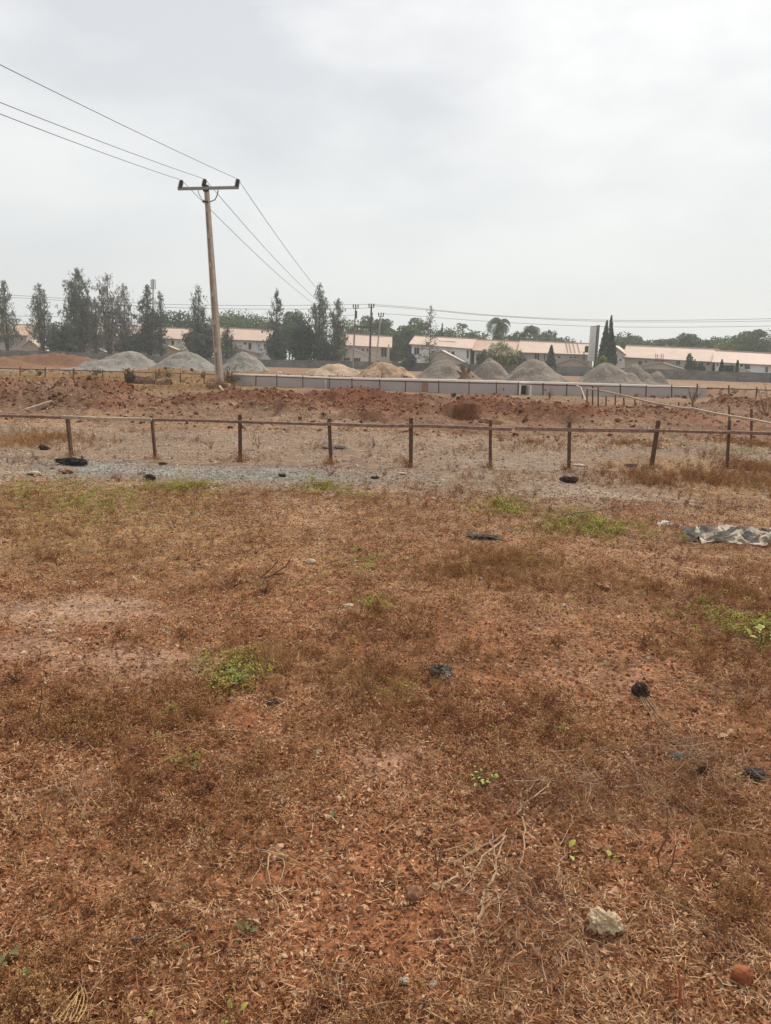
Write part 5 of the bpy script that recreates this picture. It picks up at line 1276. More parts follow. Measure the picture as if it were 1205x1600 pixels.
def cloth(label, corners, m, seed, cat, name, amp=.05, nx=90, ny=34, fold=9.0):
    """rumpled sheet between four ground pixels: far left, far right, near right, near left"""
    q = [gp(*c) for c in corners]; V = []
    U, W_ = np.meshgrid(np.linspace(0, 1, nx), np.linspace(0, 1, ny), indexing='ij')
    P = [np.array(k) for k in q]
    X = (P[0][0] * (1 - U) + P[1][0] * U) * (1 - W_) + (P[3][0] * (1 - U) + P[2][0] * U) * W_
    Yy = (P[0][1] * (1 - U) + P[1][1] * U) * (1 - W_) + (P[3][1] * (1 - U) + P[2][1] * U) * W_
    e = fbm(U * 8, W_ * 2 + seed, 3, seed) * .05; X = X + e; Yy = Yy + fbm(U * 9 + 4, W_ * 2, 3, seed + 1) * .09
    ph = U * fold + W_ * 2.2 + 1.3 * fbm(U * 3, W_ * 2, 3, seed + 2)
    z = (1 - np.abs(np.sin(ph * math.pi * .5))) ** 1.3 * amp + np.abs(fbm(U * 10, W_ * 5, 3, seed + 3)) * amp * .7
    z = z * (.25 + .75 * np.sin(np.clip(W_, 0, 1) * math.pi) ** .5) + .006
    Z = H(X.ravel(), Yy.ravel()).reshape(X.shape) + z
    i, j = np.meshgrid(np.arange(nx - 1), np.arange(ny - 1), indexing='ij'); k = i * ny + j
    f = np.stack([k, k + 1, k + ny + 1, k + ny], -1).reshape(-1, 4)
    c = Vector((float(X.mean()), float(Yy.mean()), float(Z.min())))
    me = mesh_np(name, np.stack([X.ravel() - c.x, Yy.ravel() - c.y, Z.ravel() - c.z], -1), f, False)
    o = link(name, me, m); o.location = c; md = o.modifiers.new('thick', 'SOLIDIFY'); md.thickness = .004
    return tag(o, label, cat)
M_clod = mat('laterite_clod', (.17, .075, .042), .95, .4, 30, (.34, .18, .11), bump=.006, bscale=60)
M_redr = mat('red_laterite', (.18, .05, .022), .95, .4, 24, (.34, .12, .05), bump=.006, bscale=60)
M_pale = mat('pale_stone', (.34, .27, .20), .95, .3, 20, (.52, .44, .35), bump=.004, bscale=60)
M_blk = mat('black_plastic', (.014, .012, .010), .7, .3, 20, (.05, .042, .036), bump=.004, bscale=50, spec=.25)
M_rag = mat('dark_rag', (.035, .022, .018), .95, .4, 30, (.09, .05, .04), bump=.005, bscale=70)
M_paper = mat('crumpled_cement_paper', (.34, .24, .14), .9, .25, 12, (.56, .44, .30), bump=.003, bscale=40)
M_film = mat('grey_film', (.03, .03, .03), .7, .4, 26, (.24, .215, .18), bump=.004, bscale=60, spec=.2)
M_shard = mat('pale_shard', (.50, .45, .40), .7, .1, 20)
# printed sheet: blotches of cream, olive and brown
mS, t, b = new_mat('blotched_sheet'); b.inputs['Roughness'].default_value = .95; b.inputs['Specular IOR Level'].default_value = .1
tcn = t.nodes.new('ShaderNodeTexCoord'); n_ = t.nodes.new('ShaderNodeTexNoise'); n_.inputs['Scale'].default_value = 5.5; n_.inputs['Detail'].default_value = 3; t.links.new(tcn.outputs['Object'], n_.inputs[0])
r_ = t.nodes.new('ShaderNodeValToRGB'); r_.color_ramp.interpolation = 'EASE'; el = r_.color_ramp.elements
el[0].position = .30; el[0].color = (.05, .045, .035, 1); el[1].position = .72; el[1].color = (.22, .14, .09, 1)
for p_, c_ in ((.40, (.13, .115, .085, 1)), (.47, (.42, .35, .27, 1)), (.56, (.54, .46, .37, 1)), (.62, (.20, .18, .14, 1))): e_ = el.new(p_); e_.color = c_
t.links.new(n_.outputs[0], r_.inputs[0]); t.links.new(r_.outputs[0], b.inputs['Base Color'])

rock('flat-topped reddish clod throwing a dark shadow, lower centre', 649, 1408, 34, 34, M_clod, 301, 'clod', 'soil_clod', rz=.3)
rock('red weathered stone near the bottom right corner', 1158, 1534, 44, 38, M_redr, 302, 'stone', rz=.8)
rock('small dark clod half wrapped in roots beside the long pale root', 798, 1296, 18, 17, M_redr, 303, 'clod', 'soil_clod')
lump('crumpled cream cement-paper ball among dry stems at lower right', 944, 1452, 62, 46, M_paper, 311, 'crumpled paper', 'crumpled_paper', .9, .32, 3.2)
lump('crumpled grey and black film wad in the middle of the dry ground', 688, 1058, 40, 24, M_film, 312, 'plastic film', 'plastic_wad', .8, .45, 4)
lump('dark clump with trailing dry roots at centre right', 1000, 1088, 30, 28, M_rag, 313, 'root clump', 'root_clump', .8, .4, 4)
lump('small black rag left of centre above the bare red soil', 427, 1102, 26, 12, M_rag, 314, 'rag', 'rag', .8, .4, 4)
lump('grey-topped dark rag left of the pointed dark hollow', 1056, 1188, 32, 15, M_film, 315, 'rag', 'rag', .7, .4, 3)
lump('torn black scrap at the right edge beside a pale stick', 1178, 1216, 48, 18, M_blk, 316, 'plastic scrap', 'scrap_or_hole_shade', .7, .5, 3)
lump('upright dark lump standing in for the shade of a hole between dry stems at right', 1096, 1213, 20, 22, M_rag, 317, 'plastic scrap', 'scrap_or_hole_shade', .5, .3, 3)  # dark lump in place of a shaded hole, not a scrap
rock('pale flat stone next to the torn black scrap', 1165, 1212, 26, 7, M_pale, 318)
rock('small dark stone at the right part below the roots', 1105, 1382, 16, 12, M_redr, 319)
lump('dark curled bark scrap at right beside a pale chip', 1158, 1073, 26, 8, M_rag, 320, 'bark scrap', 'bark_scrap', .6, .4, 3)
lump('black rag strip with torn ends on the pale ground', 756, 842, 58, 9, M_blk, 321, 'rag', 'rag', .45, .5, 3)
lump('dark bunched rag below the third stake from the right', 889, 754, 32, 12, M_rag, 322, 'rag', 'rag', .6, .45, 4)
lump('small dark scrap on gravel right of centre near the fence', 586, 748, 15, 5, M_rag, 323, 'scrap', 'scrap', .6, .4, 3)
lump('small black scrap on the grey stone dust', 441, 745, 14, 6, M_blk, 324, 'scrap', 'scrap', .7, .35, 3)
lump('dark torn scrap below the second stake', 235, 750, 20, 11, M_rag, 325, 'scrap', 'scrap', .6, .45, 3)
lump('dark thin scrap at the foot of the second stake', 255, 726, 14, 5, M_rag, 326, 'scrap', 'scrap', .6, .45, 3)
lump('dark twisted rag left of the first stake', 69, 703, 20, 10, M_rag, 327, 'rag', 'rag', .6, .45, 3)
lump('long black plastic bag lying on the grey dust at left', 113, 726, 60, 13, M_blk, 328, 'plastic bag', 'plastic_bag', .35, .4, 4)
lump('flattened grey plastic piece behind the fourth stake', 521, 701, 42, 6, M_film, 329, 'plastic film', 'plastic_film', .6, .4, 4)
rock('low brown block just below the long black bag', 103, 740, 24, 9, M_clod, 330, 'stone')
rock('pale flat stone at left below the grey dust', 54, 742, 22, 7, M_pale, 331)
rock('pale chip on the gravel below the fence gap', 628, 741, 15, 4, M_pale, 332)
rock('pale flat stone right of the third stake from the right', 905, 728, 18, 4, M_pale, 333)
rock('dark stone between the leaning stake and the bunched rag', 986, 729, 20, 5, M_rag, 334)
rock('pale stone upon the red clods left of the leaning stake', 937, 684, 10, 7, M_pale, 335)
rock('small dark stone on the bare ground under the dark rag strip', 562, 861, 9, 6, M_rag, 336)
rock('rough brown clod alone on the dry ground at right', 942, 921, 28, 15, M_clod, 337, 'clod', 'soil_clod', rough=.5)
rock('pinkish leaf-shaped stone in the middle distance', 544, 948, 20, 6, M_pale, 338)
for i, (x, y, w_) in enumerate([(75, 989, 14), (486, 880, 16), (1062, 1268, 10), (497, 1178, 14), (600, 1512, 14), (1140, 1505, 14), (1001, 1508, 16), (632, 1536, 20), (676, 1540, 18), (1112, 1250, 12)]):
    labs = ['small pale chip on the smooth bare patch at left', 'pale chip on gravel left of the weedy strip', 'tiny pale pebble beneath the torn scraps at right', 'round grey pebble left of the clod', 'dark round pebble on bare red soil at bottom centre', 'dull pebble left of the red stone', 'round brown pebble right of the paper ball, near the bottom', 'left one of two flat pebbles at the bottom', 'right one of two flat pebbles at the bottom', 'small pebble between roots at right']
    rock(labs[i], x, y, w_, w_ * .55, M_pale if i not in (4, 6) else M_clod, 350 + i, 'pebble', 'pebble', sub=2)
cloth('long rumpled cream and olive blotched sheet lying at the right edge', [(1086, 826), (1300, 832), (1310, 856), (1092, 850)], mS, 401, 'tarpaulin', 'tarpaulin', .065)
cloth('black plastic sheet showing under the blotched sheet', [(1066, 824), (1330, 828), (1335, 862), (1070, 846)], M_blk, 402, 'plastic sheet', 'plastic_sheet', .05, 70, 26, 13)
cloth('white triangular paper scrap left of the blotched sheet', [(1040, 815), (1047, 818), (1050, 822), (1024, 821)], M_shard, 403, 'paper', 'paper_scrap', .02, 14, 10, 2)
# woody debris near the far fence
def pt(px, py, d): return Y(px, py, d)
ft = empty('fallen_tree', tuple(on_ground(pt(225, 600, 44).x, 44)), 'uprooted tree stump lying on its side left of the concrete pole', 'tree stump')
M_stump = mat('weathered_stump', (.11, .06, .04), .95, .35, 6, (.24, .15, .10), bump=.03, bscale=12)
MB().tube([pt(209, 594, 43.9), pt(216, 596.5, 44), pt(230, 597, 44), pt(243, 598, 44.1)], [.34, .27, .24, .20], 12).build('trunk', M_stump, ft)
rp_ = MB(); c = pt(205, 591, 43.9); g = np.random.default_rng(9)
rp_.tube([c + Vector((.1, .25, 0)), c, c - Vector((.25, .2, 0))], [.22, .34, .18], 9)
for k in range(22):
    a = g.uniform(0, 6.28); L_ = g.uniform(.3, .62); e = c + Vector((g.normal(-.12, .12), math.cos(a) * L_ * .7, math.sin(a) * L_ * .95)); rp_.tube([c, c.lerp(e, .5) + Vector((g.normal(0, .06), 0, g.normal(0, .06))), e], [.12, .07, .02], 5)
rp_.build('root_plate', M_rag, ft)
MB().tube([pt(212, 588, 43.7), pt(226, 590, 43.6), pt(244, 594, 43.7)], [.05, .045, .03], 6).build('branch', M_barkp, ft)
lg = MB(); lg.tube([pt(246, 600, 43.6), pt(256, 599, 43.5), pt(269, 595.5, 43.6)], [.17, .20, .17], 11)
lg.tube([pt(256, 599, 43.5), pt(262, 592, 43.4)], [.09, .05], 6); single(lg, 'log', M_stump, 'short dark log right of the uprooted stump', 'log')
us = empty('uprooted_stump', tuple(on_ground(pt(728, 600, 56).x, 56)), 'uprooted stump with claw-like roots standing before the stone heaps', 'tree stump')
q_ = lambda x, y, dy=0: pt(600 + x / 7.53, 460 + y / 7.53, 56 + dy)
MB().tube([q_(965, 1030), q_(962, 985), q_(955, 940), q_(950, 905)], [.85, .5, .28, .2], 10).build('trunk', M_stump, us)
for (pts_, r0) in (([(955, 950), (925, 890), (905, 865), (920, 820)], .13), ([(950, 950), (945, 900), (955, 870), (935, 830)], .11), ([(965, 940), (985, 900), (990, 870), (975, 850)], .1), ([(975, 960), (1000, 905), (1012, 870), (1022, 838)], .12), ([(945, 975), (905, 935), (880, 915), (855, 893)], .12), ([(990, 985), (1035, 975), (1060, 960)], .11), ([(950, 995), (900, 985), (870, 1000)], .13), ([(958, 930), (938, 870), (918, 850)], .09)):
    n_ = len(pts_); dy = random.uniform(-.5, .3)
    MB().tube([q_(x, y, dy * k / n_) for k, (x, y) in enumerate(pts_)], [r0 * (1 - .55 * k / (n_ - 1)) for k in range(n_)], 6).build('root', M_stump, us)
rock('rounded rubble stone at the foot of the concrete pole', 329, 606, 14, 11, M_rub, 341, rz=.2)
st = MB(); st.beam(gp(343, 606) + Vector((0, 0, .12)), gp(349, 611), .10, .05); single(st, 'wood_scrap', M_railL, 'short pale timber offcut leaning against the pole footing', 'wood scrap')
st = MB(); st.beam(gp(1020, 600) + Vector((-.3, 0, .5)), gp(1020, 600) + Vector((.35, 0, .48)), .3, .3)
rock('flat stone slab stuck in the flank of the right-hand stone heap', 1021, 603, 9, 3.5, M_pale, 342)
M_sack = mat('white_sack', (.62, .60, .57), .8, .08, 6)
for (x, y, w_, h_, lab, sd_) in ((427.5, 575, 9, 5.5, 'smaller white bundle on the ground right of the third stone heap', 343), (437, 577, 9, 8, 'taller white bundle standing right of its smaller neighbour', 344)):
    p = Y(x, y, 74); o = lump(lab, x, y, w_, h_, M_sack, sd_, 'bundle', 'white_bundle', .7, .16, 2); o.location = (p.x, 74, Hs(p.x, 74)); k = 74 / gp(x, y).y; o.scale = (k, k, k)
rock('pale rock lying on the dirt in front of the far fence at centre', 709, 622, 8, 7, M_rag, 345)
rock('pale boulder on the red clods right of the dug pit', 1155 - 400 + 0, 668, 16, 9, M_clod, 346)
rock('large clod on the mound beside the receding fence', 966, 661, 12, 8, M_clod, 347, 'clod', 'soil_clod')
# loose planks lying behind the near fence at left
st = MB(); st.beam(gp(40, 647) + Vector((0, 0, .05)), gp(82, 646) + Vector((0, 0, .08)), .07, .03); single(st, 'plank', M_railL, 'pale loose plank lying behind the near fence at far left', 'plank')

# roots and stems pulled out of the ground
def root_thing(label, strands, m=K_root, name='dry_root', cat='root', lift=.006):
    mb = MB()
    for (pts_, r0) in strands:
        P = [gp(x, y, lift + abs(random.gauss(0, .006))) for x, y in pts_]; sm = []
        for k in range(len(P) - 1):
            p0 = P[max(k - 1, 0)]; p1 = P[k]; p2 = P[k + 1]; p3 = P[min(k + 2, len(P) - 1)]
            for s_ in (0, .33, .66):
                v = .5 * ((2 * p1) + (p2 - p0) * s_ + (2 * p0 - 5 * p1 + 4 * p2 - p3) * s_ ** 2 + (3 * p1 - p0 - 3 * p2 + p3) * s_ ** 3); v += Vector((random.gauss(0, .002), random.gauss(0, .002), 0)); sm.append(v)
        sm.append(P[-1]); mb.tube(sm, [.85 * r0 * (1 - .6 * k / len(sm)) for k in range(len(sm))], 5)
    return single(mb, name, m, label, cat)
M_rootp = mat('pale_root', (.27, .16, .09), .85, .3, 30, (.46, .32, .20))
root_thing('long pale forked root pointing left, above the other roots', [([(699, 1350), (716, 1349), (740, 1333), (764, 1320), (780, 1313), (800, 1292)], .006), ([(764, 1320), (770, 1312), (767, 1300)], .003), ([(764, 1320), (772, 1335), (772, 1350)], .003)], M_rootp)
root_thing('spreading bunch of bent roots left of the paper ball', [([(720, 1401), (738, 1375), (754, 1345), (778, 1325), (790, 1310)][::-1], .0055), ([(748, 1445), (754, 1425), (755, 1399), (768, 1381), (773, 1367), (778, 1339), (788, 1317)], .007), ([(780, 1409), (797, 1381), (817, 1339), (820, 1301), (816, 1280)][::-1], .0045),
    ([(755, 1425), (765, 1416), (778, 1408), (772, 1400), (756, 1396)], .0045), ([(748, 1445), (740, 1455), (744, 1470)], .004), ([(750, 1448), (758, 1468), (768, 1485)], .0035), ([(778, 1408), (779, 1425), (776, 1445)], .003), ([(738, 1375), (733, 1392), (724, 1402)], .003), ([(790, 1344), (792, 1360), (786, 1378)], .003)], M_rootp)
root_thing('short cut twig with a forked end left of the bent roots', [([(716, 1371), (703, 1381), (692, 1389), (689, 1396)], .006), ([(692, 1389), (697, 1393)], .004)], M_rootp)
root_thing('looping bundle of long roots in the right middle foreground', [([(807, 1276), (819, 1260), (833, 1250), (859, 1238), (879, 1224), (915, 1210)], .006), ([(815, 1262), (812, 1248), (819, 1236), (835, 1226), (857, 1210), (879, 1198)], .005), ([(807, 1276), (825, 1256), (850, 1244), (875, 1232), (905, 1216)], .0045), ([(820, 1252), (822, 1243), (830, 1236)], .003),
    ([(862, 1232), (858, 1220), (856, 1208)], .003), ([(866, 1234), (880, 1226), (900, 1222)], .0035)], M_rootp)
root_thing('arched bundle of fine stems above the looping roots', [([(885 + k * 4, 1186 + k * 3), (925, 1172 + 2.2 * k), (965, 1167 + 2.5 * k), (1005, 1170 + 3 * k), (1021 + 2 * k, 1185 + 2 * k)], .0035) for k in range(6)], K_root)
root_thing('fan of pale fine roots below the yellow-green leaves', [([(870 + random.uniform(-3, 6), 1362), (866 + 4 * k, 1378), (856 + 5 * k, 1397)], .003) for k in range(6)] + [([(872, 1362), (880, 1340), (884, 1320)], .0035), ([(884, 1370), (892, 1385), (900, 1400)], .003)], M_rootp)
root_thing('dry stems running diagonally from the dark root clump', [([(998 + 3 * k, 1088), (1012 + 4 * k, 1115), (1040 + 5 * k, 1148), (1075 + 8 * k, 1180), (1110 + 9 * k, 1215)], .0032) for k in range(5)], K_root)
root_thing('sheaf of dry stems running down to the paper ball', [([(905, 1462), (885 + 4 * k, 1478), (870 + 3 * k, 1495), (858 + 6 * k, 1518)], .0035) for k in range(6)], K_root)
root_thing('long thin runner crossing the lower right corner', [([(905, 1405), (945, 1432), (1020, 1440), (1090, 1500), (1150, 1555), (1205, 1565)], .003)], M_rootp)
root_thing('long thin stem lying across the bottom centre', [([(690, 1520), (760, 1545), (850, 1560), (930, 1590)], .0032), ([(560, 1585), (620, 1570), (700, 1578)], .0028)], M_rootp)
root_thing('thin crooked root at the left of the bare red soil', [([(410, 1335), (420, 1342), (418, 1365), (425, 1395), (432, 1420)], .0045), ([(432, 1342), (443, 1352), (440, 1375), (426, 1392)], .003), ([(400, 1332), (450, 1345), (500, 1368), (530, 1392)], .003)], M_rootp)
root_thing('dark thin branch lying flat at lower left', [([(205, 1474), (250, 1466), (300, 1455), (322, 1448)], .006), ([(250, 1466), (230, 1462)], .003)], M_bark, 'dry_branch', 'branch')
root_thing('curved brown stick near the bottom left', [([(88, 1540), (110, 1538), (135, 1542), (146, 1546)], .005)], M_rootp, 'dry_branch', 'branch')
root_thing('dark thin branch with a hooked end at left centre', [([(265, 1158), (285, 1162), (315, 1150), (345, 1146), (400, 1150)], .004), ([(190, 1205), (188, 1197), (200, 1190), (235, 1180), (262, 1168)], .003)], M_bark, 'dry_branch', 'branch')
root_thing('pale straight stick standing out at lower right', [([(1107, 1472), (1117, 1446), (1128, 1420)], .004)], M_rootp, 'dry_branch', 'branch')
root_thing('bundle of straw-coloured stems in the bottom left corner', [([(80 + 6 * k, 1612), (100 + 5 * k, 1585), (124 + random.uniform(-6, 22), 1552 + random.uniform(-8, 8))], .0024) for k in range(8)], K_straw, 'straw_bundle', 'straw', .02)
def branch_up(label, px, py, segs, m=M_bark, r=.006, name='dry_branch', cat='branch'):
    """thin stems rising from a foot: each seg a list of (dx, dy up) in photo pixels at the foot's depth"""
    p = gp(px, py); k = p.y / F; mb = MB()
    for sg in segs:
        mb.tube([p + Vector((dx * k, random.uniform(-.05, .05) * (i > 0), dy * k - .01)) for i, (dx, dy) in enumerate(sg)], [r * (1 - .7 * i / len(sg)) for i in range(len(sg))], 5)
    return single(mb, name, m, label, cat)
branch_up('bare dead branch rising to the right over the dry grass', 400, 905, [[(0, 0), (25, 10), (48, 24), (58, 42)], [(25, 10), (45, 12)], [(5, 2), (25, 20), (35, 32)]], m=M_stem, r=.007)
branch_up('single dark upright stem at the left of the foreground', 61, 1136, [[(0, 0), (-1, 28), (4, 52), (9, 78)]], m=M_stem, r=.004)
branch_up('dark leafless seedling at the lower left', 286, 1545, [[(0, 0), (1, 25), (-1, 50)], [(1, 25), (4, 34)]], m=M_stem, r=.003)
branch_up('leafless twig standing among the foreground roots', 683, 1378, [[(0, 0), (1, 30), (5, 60), (9, 90)], [(1, 30), (-5, 55)], [(3, 45), (10, 60)]], m=M_stem, r=.003)
branch_up('reddish dead stem standing near the bottom right', 1045, 1562, [[(0, 0), (6, 24), (14, 50), (12, 66)], [(6, 24), (0, 38)]], m=M_redr, r=.006)
branch_up('two bare dark stems rising beside the right-hand roots', 1034, 1368, [[(0, 0), (-5, 35), (-2, 80), (3, 120)], [(4, 0), (14, 30), (16, 70)]], m=M_stem, r=.0035)
# leafy plants; every large leaf is a part
def leaf_mesh(m, L_=1.0, W_=.55, fold=.12, name='leaf'):
    V = [(0, 0, 0)]; f = []
    prof = [(.15, .55), (.38, .95), (.62, .9), (.85, .5)]
    for (t_, w_) in prof: V += [(t_ * L_, -w_ * W_ / 2, fold * w_), (t_ * L_, 0, .06 * math.sin(t_ * 3)), (t_ * L_, w_ * W_ / 2, fold * w_)]
    V.append((L_, 0, -.08)); f += [(0, 1, 2), (0, 2, 3)]
    for k in range(3):
        a = 1 + 3 * k; f += [(a, a + 3, a + 4, a + 1), (a + 1, a + 4, a + 5, a + 2)]
    f += [(10, 13, 11), (11, 13, 12)]
    me = bpy.data.meshes.new(name); me.from_pydata(V, [], f); me.materials.append(m); return me
G_leaf = mat('fresh_leaf', (.10, .15, .035), .6, .2, 30, (.20, .25, .07)); Y_leaf = mat('yellow_green_leaf', (.24, .25, .04), .6, .2, 30, (.38, .36, .08)); D_leaf = mat('dull_green_leaf', (.08, .10, .035), .65, .2, 30, (.15, .16, .06)); T_leaf = mat('tan_dead_leaf', (.30, .18, .10), .8, .2, 30, (.48, .32, .20))
LM = {id(m): leaf_mesh(m) for m in (G_leaf, Y_leaf, D_leaf, T_leaf)}
def leafy(label, px, py, n, lpx, hpx, spread, m, name='leafy_weed', cat='weed', stems=True):
    p = gp(px, py); k = p.y / F; root = empty(name, tuple(p), label, cat); sm = MB()
    for i in range(n):
        th = random.uniform(0, 6.28); rr = spread * k * random.uniform(.2, 1); hz_ = hpx * k * random.uniform(.35, 1) ; q = p + Vector((math.cos(th) * rr, math.sin(th) * rr, hz_))
        if stems: sm.tube([p, p.lerp(q, .55) + Vector((0, 0, .1 * hz_)), q], [.0022, .0018, .0012], 4)
        o = bpy.data.objects.new('leaf', LM[id(m)]); COL.objects.link(o); o.parent = root; o.location = q - p
        s_ = lpx * k * random.uniform(.75, 1.2); o.scale = (s_, s_, s_); o.rotation_euler = (random.uniform(-.5, .5), random.uniform(-.6, .25), th + random.uniform(-.7, .7))
    if stems: sm.build('stem', D_leaf, root)
    return root
leafy('fresh green seedling pair at the lower left corner, lowest one', 22, 1564, 5, 15, 12, 10, G_leaf)
leafy('fresh green seedling right of the lowest corner seedling', 48, 1575, 4, 15, 14, 8, G_leaf)
leafy('dull green leaves at the left edge near the bottom', 12, 1508, 5, 18, 26, 14, D_leaf)
leafy('green seedling above the lowest corner one at left', 47, 1540, 4, 16, 18, 6, G_leaf)
leafy('dull green creeping plant right of the flat dark branch', 385, 1465, 6, 16, 14, 16, D_leaf)
leafy('yellow-green leaves near the bottom edge left of centre', 362, 1590, 4, 18, 12, 16, Y_leaf)
leafy('single yellow-green leaf at the bottom edge', 230, 1596, 2, 18, 8, 6, Y_leaf)
leafy('upright yellow-green leaves above the fan of fine roots', 888, 1340, 3, 22, 18, 8, Y_leaf)
leafy('two yellow-green leaves right of the upright ones', 952, 1345, 3, 16, 8, 10, Y_leaf)
leafy('small bright weed sitting in the tan grass left of centre', 362, 1075, 12, 14, 26, 26, G_leaf)
leafy('bright round-leaved weed at the right edge', 1190, 1010, 14, 16, 34, 30, Y_leaf)
leafy('small leafy shrublet on bare soil right of centre', 757, 1235, 16, 9, 42, 24, Y_leaf)
leafy('single dull seedling on the red soil at centre', 525, 1280, 4, 9, 8, 6, D_leaf)
leafy('dull small leaves left of the flat dark branch', 278, 1485, 3, 16, 12, 10, D_leaf)
leafy('dull green leaf pair at lower left on the thatch', 85, 1430, 2, 16, 8, 8, D_leaf)
leafy('pale green spots of leaves right of the red stone', 1120, 1542, 3, 14, 6, 10, D_leaf)
for i, (x, y, lab) in enumerate([(780, 1468, 'tan dead leaf standing below the bent roots'), (408, 1447, 'tan dead leaf lying left of the bare red soil'), (435, 1510, 'pale curled dead leaf at the bottom left of centre'), (654, 1312, 'pale flat dead leaf above the clod'), (201, 1262, 'olive dead leaf on the thatch at left'), (1078, 1545, 'tan leaf on the ground left of the red stone'), (305, 1318, 'small pale dead leaf in the left foreground'), (1137, 1150, 'tan leaf pair lying above the torn scraps')]):
    leafy(lab, x, y, 1 if i < 7 else 2, 24 if i < 2 else 18, 5, 1, T_leaf, 'dead_leaf', 'leaf', False)
# spiky shrubs and standing dead weeds further out
def spiky(label, px, py, hpx, n, m, d=None, spread=.6, leafn=10, lsize=.06, name='spiky_shrub', cat='shrub', lean=0.0):
    p = gp(px, py) if d is None else on_ground(Y(px, py, d).x, d)
    k = p.y / F; root = empty(name, tuple(p), label, cat); sm = MB(); C = []; D = []
    for i in range(n):
        a = random.gauss(0, spread) + lean; b2 = random.gauss(0, spread * .6); L_ = hpx * k * random.uniform(.55, 1.05)
        dv = Vector((math.sin(a), math.sin(b2) * .6, math.cos(a))).normalized(); e = p + dv * L_; e2 = p + dv * L_ * .5 + Vector((random.gauss(0, .03), 0, 0))
        sm.tube([p, e2, e], [max(.0022, .0014 * p.y / 6), max(.0016, .001 * p.y / 6), .001], 4)
        for j in range(leafn):
            t_ = random.uniform(.25, 1.05); C.append(p.lerp(e, t_)); D.append(dv + Vector((random.gauss(0, .6), random.gauss(0, .6), random.gauss(0, .3))))
    sm.build('stem', M_bark if p.y > 30 else M_stem, root)
    if leafn:
        C = np.array([list(c) for c in C]); D = np.array([list(c) for c in D]); V, f = quads(C + D * lsize * .4, lsize, .3, D, .3, nxt()); crown_obj('leaves', V, f, m, root)
    return root
L_dull = leaf_mat('dull_shrub_leaves', (.10, .085, .04), (.20, .16, .075), 3)
L_brown = leaf_mat('brown_dead_leaves', (.20, .085, .035), (.42, .22, .10), 3)
for i, (x, y, h_, n_, d_, sp, lab) in enumerate([(247, 583, 13, 16, 55, .7, 'dark spiky shrub in front of the second stone heap'), (262, 582, 12, 14, 57, .7, 'dark low shrub right of the spiky one before the second heap'), (150, 583, 13, 14, 55, .6, 'sparse shrub standing left by the far fence rail'), (198, 580, 12, 9, 52, .5, 'thin shrub behind the uprooted stump'), (316, 583, 9, 12, 58, .8, 'low dark shrub left of the pole base'),
        (356, 592, 26, 30, 46, .45, 'tall twiggy shrub immediately right of the pole base'), (345, 580, 10, 8, 56, .8, 'dark tuft behind the pole base'), (511, 586, 12, 14, 56, .6, 'pale shrub above the stub post of the low wall'), (526, 586, 13, 10, 56, .4, 'narrow spiky shrub in front of the sand heap'), (543, 586, 13, 12, 56, .75, 'fan-shaped spiky shrub in front of the sand heap'), (593, 591, 12, 16, 54, .7, 'bushy shrub before the lumpy sand heap'),
        (672, 595, 9, 12, 53, .7, 'low shrub by the brick patch of the low wall'), (710, 594, 7, 8, 53, .7, 'small shrub left of the uprooted claw stump'), (752, 596, 7, 9, 53, .7, 'small shrub right of the uprooted claw stump'), (870, 600, 10, 6, 52, .3, 'thin weed before the broad stone heap'), (62, 585, 8, 10, 53, .8, 'low dark shrub at far left behind the far fence')]):
    spiky(lab, x, y, h_ * 1.15, n_, L_dull, d_, sp, 14, .13)
spiky('spiky young shrub growing right of the receding fence', 1082, 634, 27, 14, L_dull, None, .42, 26, .07)
spiky('low rosette plant beyond the far fence at right', 1148, 613, 10, 16, L_dull, None, .95, 10, .1)
spiky('twiggy thorn shrub at the right edge above the near fence', 1197, 652, 52, 30, L_dull, None, .75, 26, .05, lean=-.35)
spiky('tall bare weed leaning left at the right edge', 1203, 630, 52, 3, L_brown, None, .12, 5, .06, lean=-.55)
spiky('standing dead weed clump left of the pit behind the near fence', 583, 700, 16, 9, L_brown, None, .5, 10, .03)
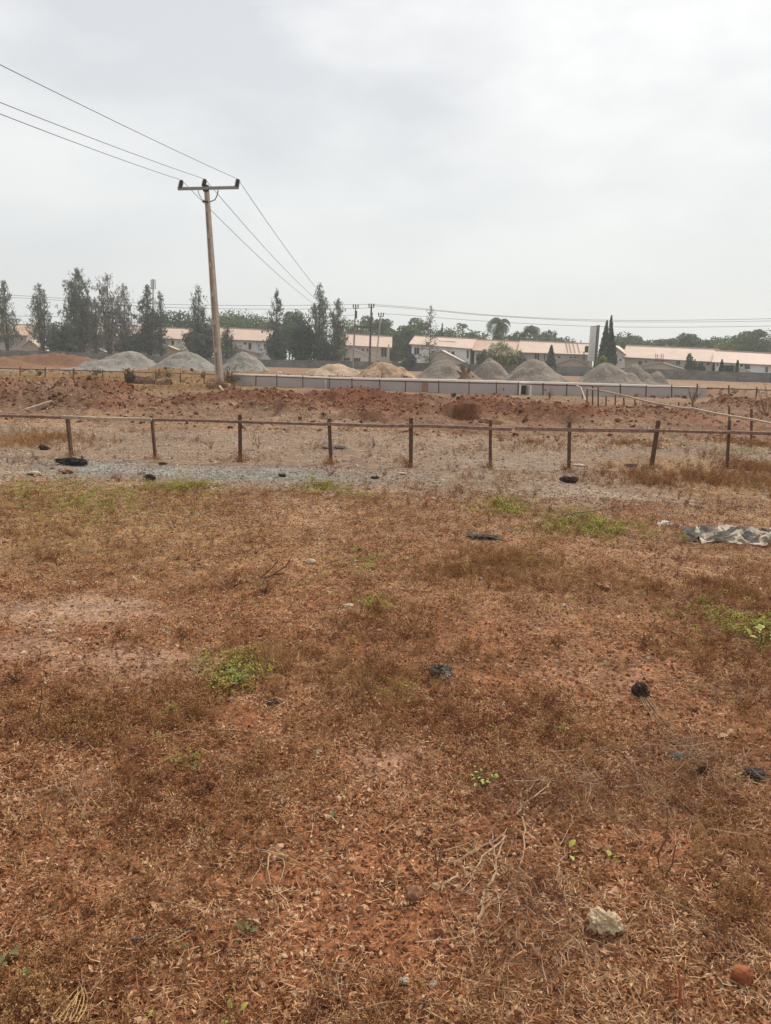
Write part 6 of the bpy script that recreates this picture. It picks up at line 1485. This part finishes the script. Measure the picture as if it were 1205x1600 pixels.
wd_ = [(404, 700, 26, 8, 'tall dead weeds behind the third stake'), (330, 702, 14, 9, 'short dead weeds left of the third stake'), (515, 744, 34, 7, 'dark dead weed standing on the bright weed patch'), (783, 690, 18, 12, 'dead weed clump behind the fifth stake'), (712, 686, 20, 5, 'slim dead weeds left of the sixth stake'), (520, 742, 24, 7, 'dead weeds right of the fourth stake foot'), (665, 794, 16, 9, 'reddish dead weed cluster in the middle ground'), (638, 790, 14, 9, 'small reddish weed left of the middle cluster'),
       (782, 772, 14, 7, 'small dead weed on gravel above the green weeds'), (1020, 758, 26, 9, 'dead weed at the left end of the rusty patch'), (870, 690, 14, 10, 'dead weeds left of the leaning stake'), (860, 800, 10, 6, 'tiny dead weed below the bunched rag'), (1128, 806, 14, 8, 'dead weed in front of the rusty patch'), (958, 800, 14, 8, 'dead weed left of the green weed strip'), (185, 606 + 20, 16, 5, 'thin dead weed on the left spoil ridge'), (858, 626, 16, 10, 'tall dry weeds right of the spoil heaps'), (600, 745, 12, 6, 'small dead weed near the dark scrap'),
       (190, 1000, 22, 14, 'small rusty bush on the bare left patch'), (285, 1010 - 10, 26, 14, 'dark rusty bush below the left bare patch'), (26, 1065, 26, 14, 'rusty bush at the left edge'), (365, 918, 26, 18, 'dark reddish bush left of the bare branch'), (415, 930, 24, 18, 'dark bush at the foot of the bare branch'), (590, 960, 20, 10, 'olive weed near the middle of the dry ground'), (930, 900, 18, 12, 'reddish weed left of the brown clod'), (870, 1010, 20, 12, 'reddish weed right of centre'), (90, 885, 34, 6, 'tall thin dead weeds at left'), (60, 880, 24, 7, 'thin dead weeds left of the tall ones'), (1010, 1010, 24, 14, 'brown bush clump at centre right')]
for (x, y, h_, n_, lab) in wd_:
    spiky(lab, x, y, h_ * 1.15, n_, L_brown, None, .6 if y > 860 else .4, 9, .022 if y > 640 else .08, 'dead_weed', 'weed')
root_thing('bare dry branch lying through the green weed strip', [([(872, 818), (900, 812), (935, 806), (968, 800)], .008)], M_bark, 'dry_branch', 'branch', .06)
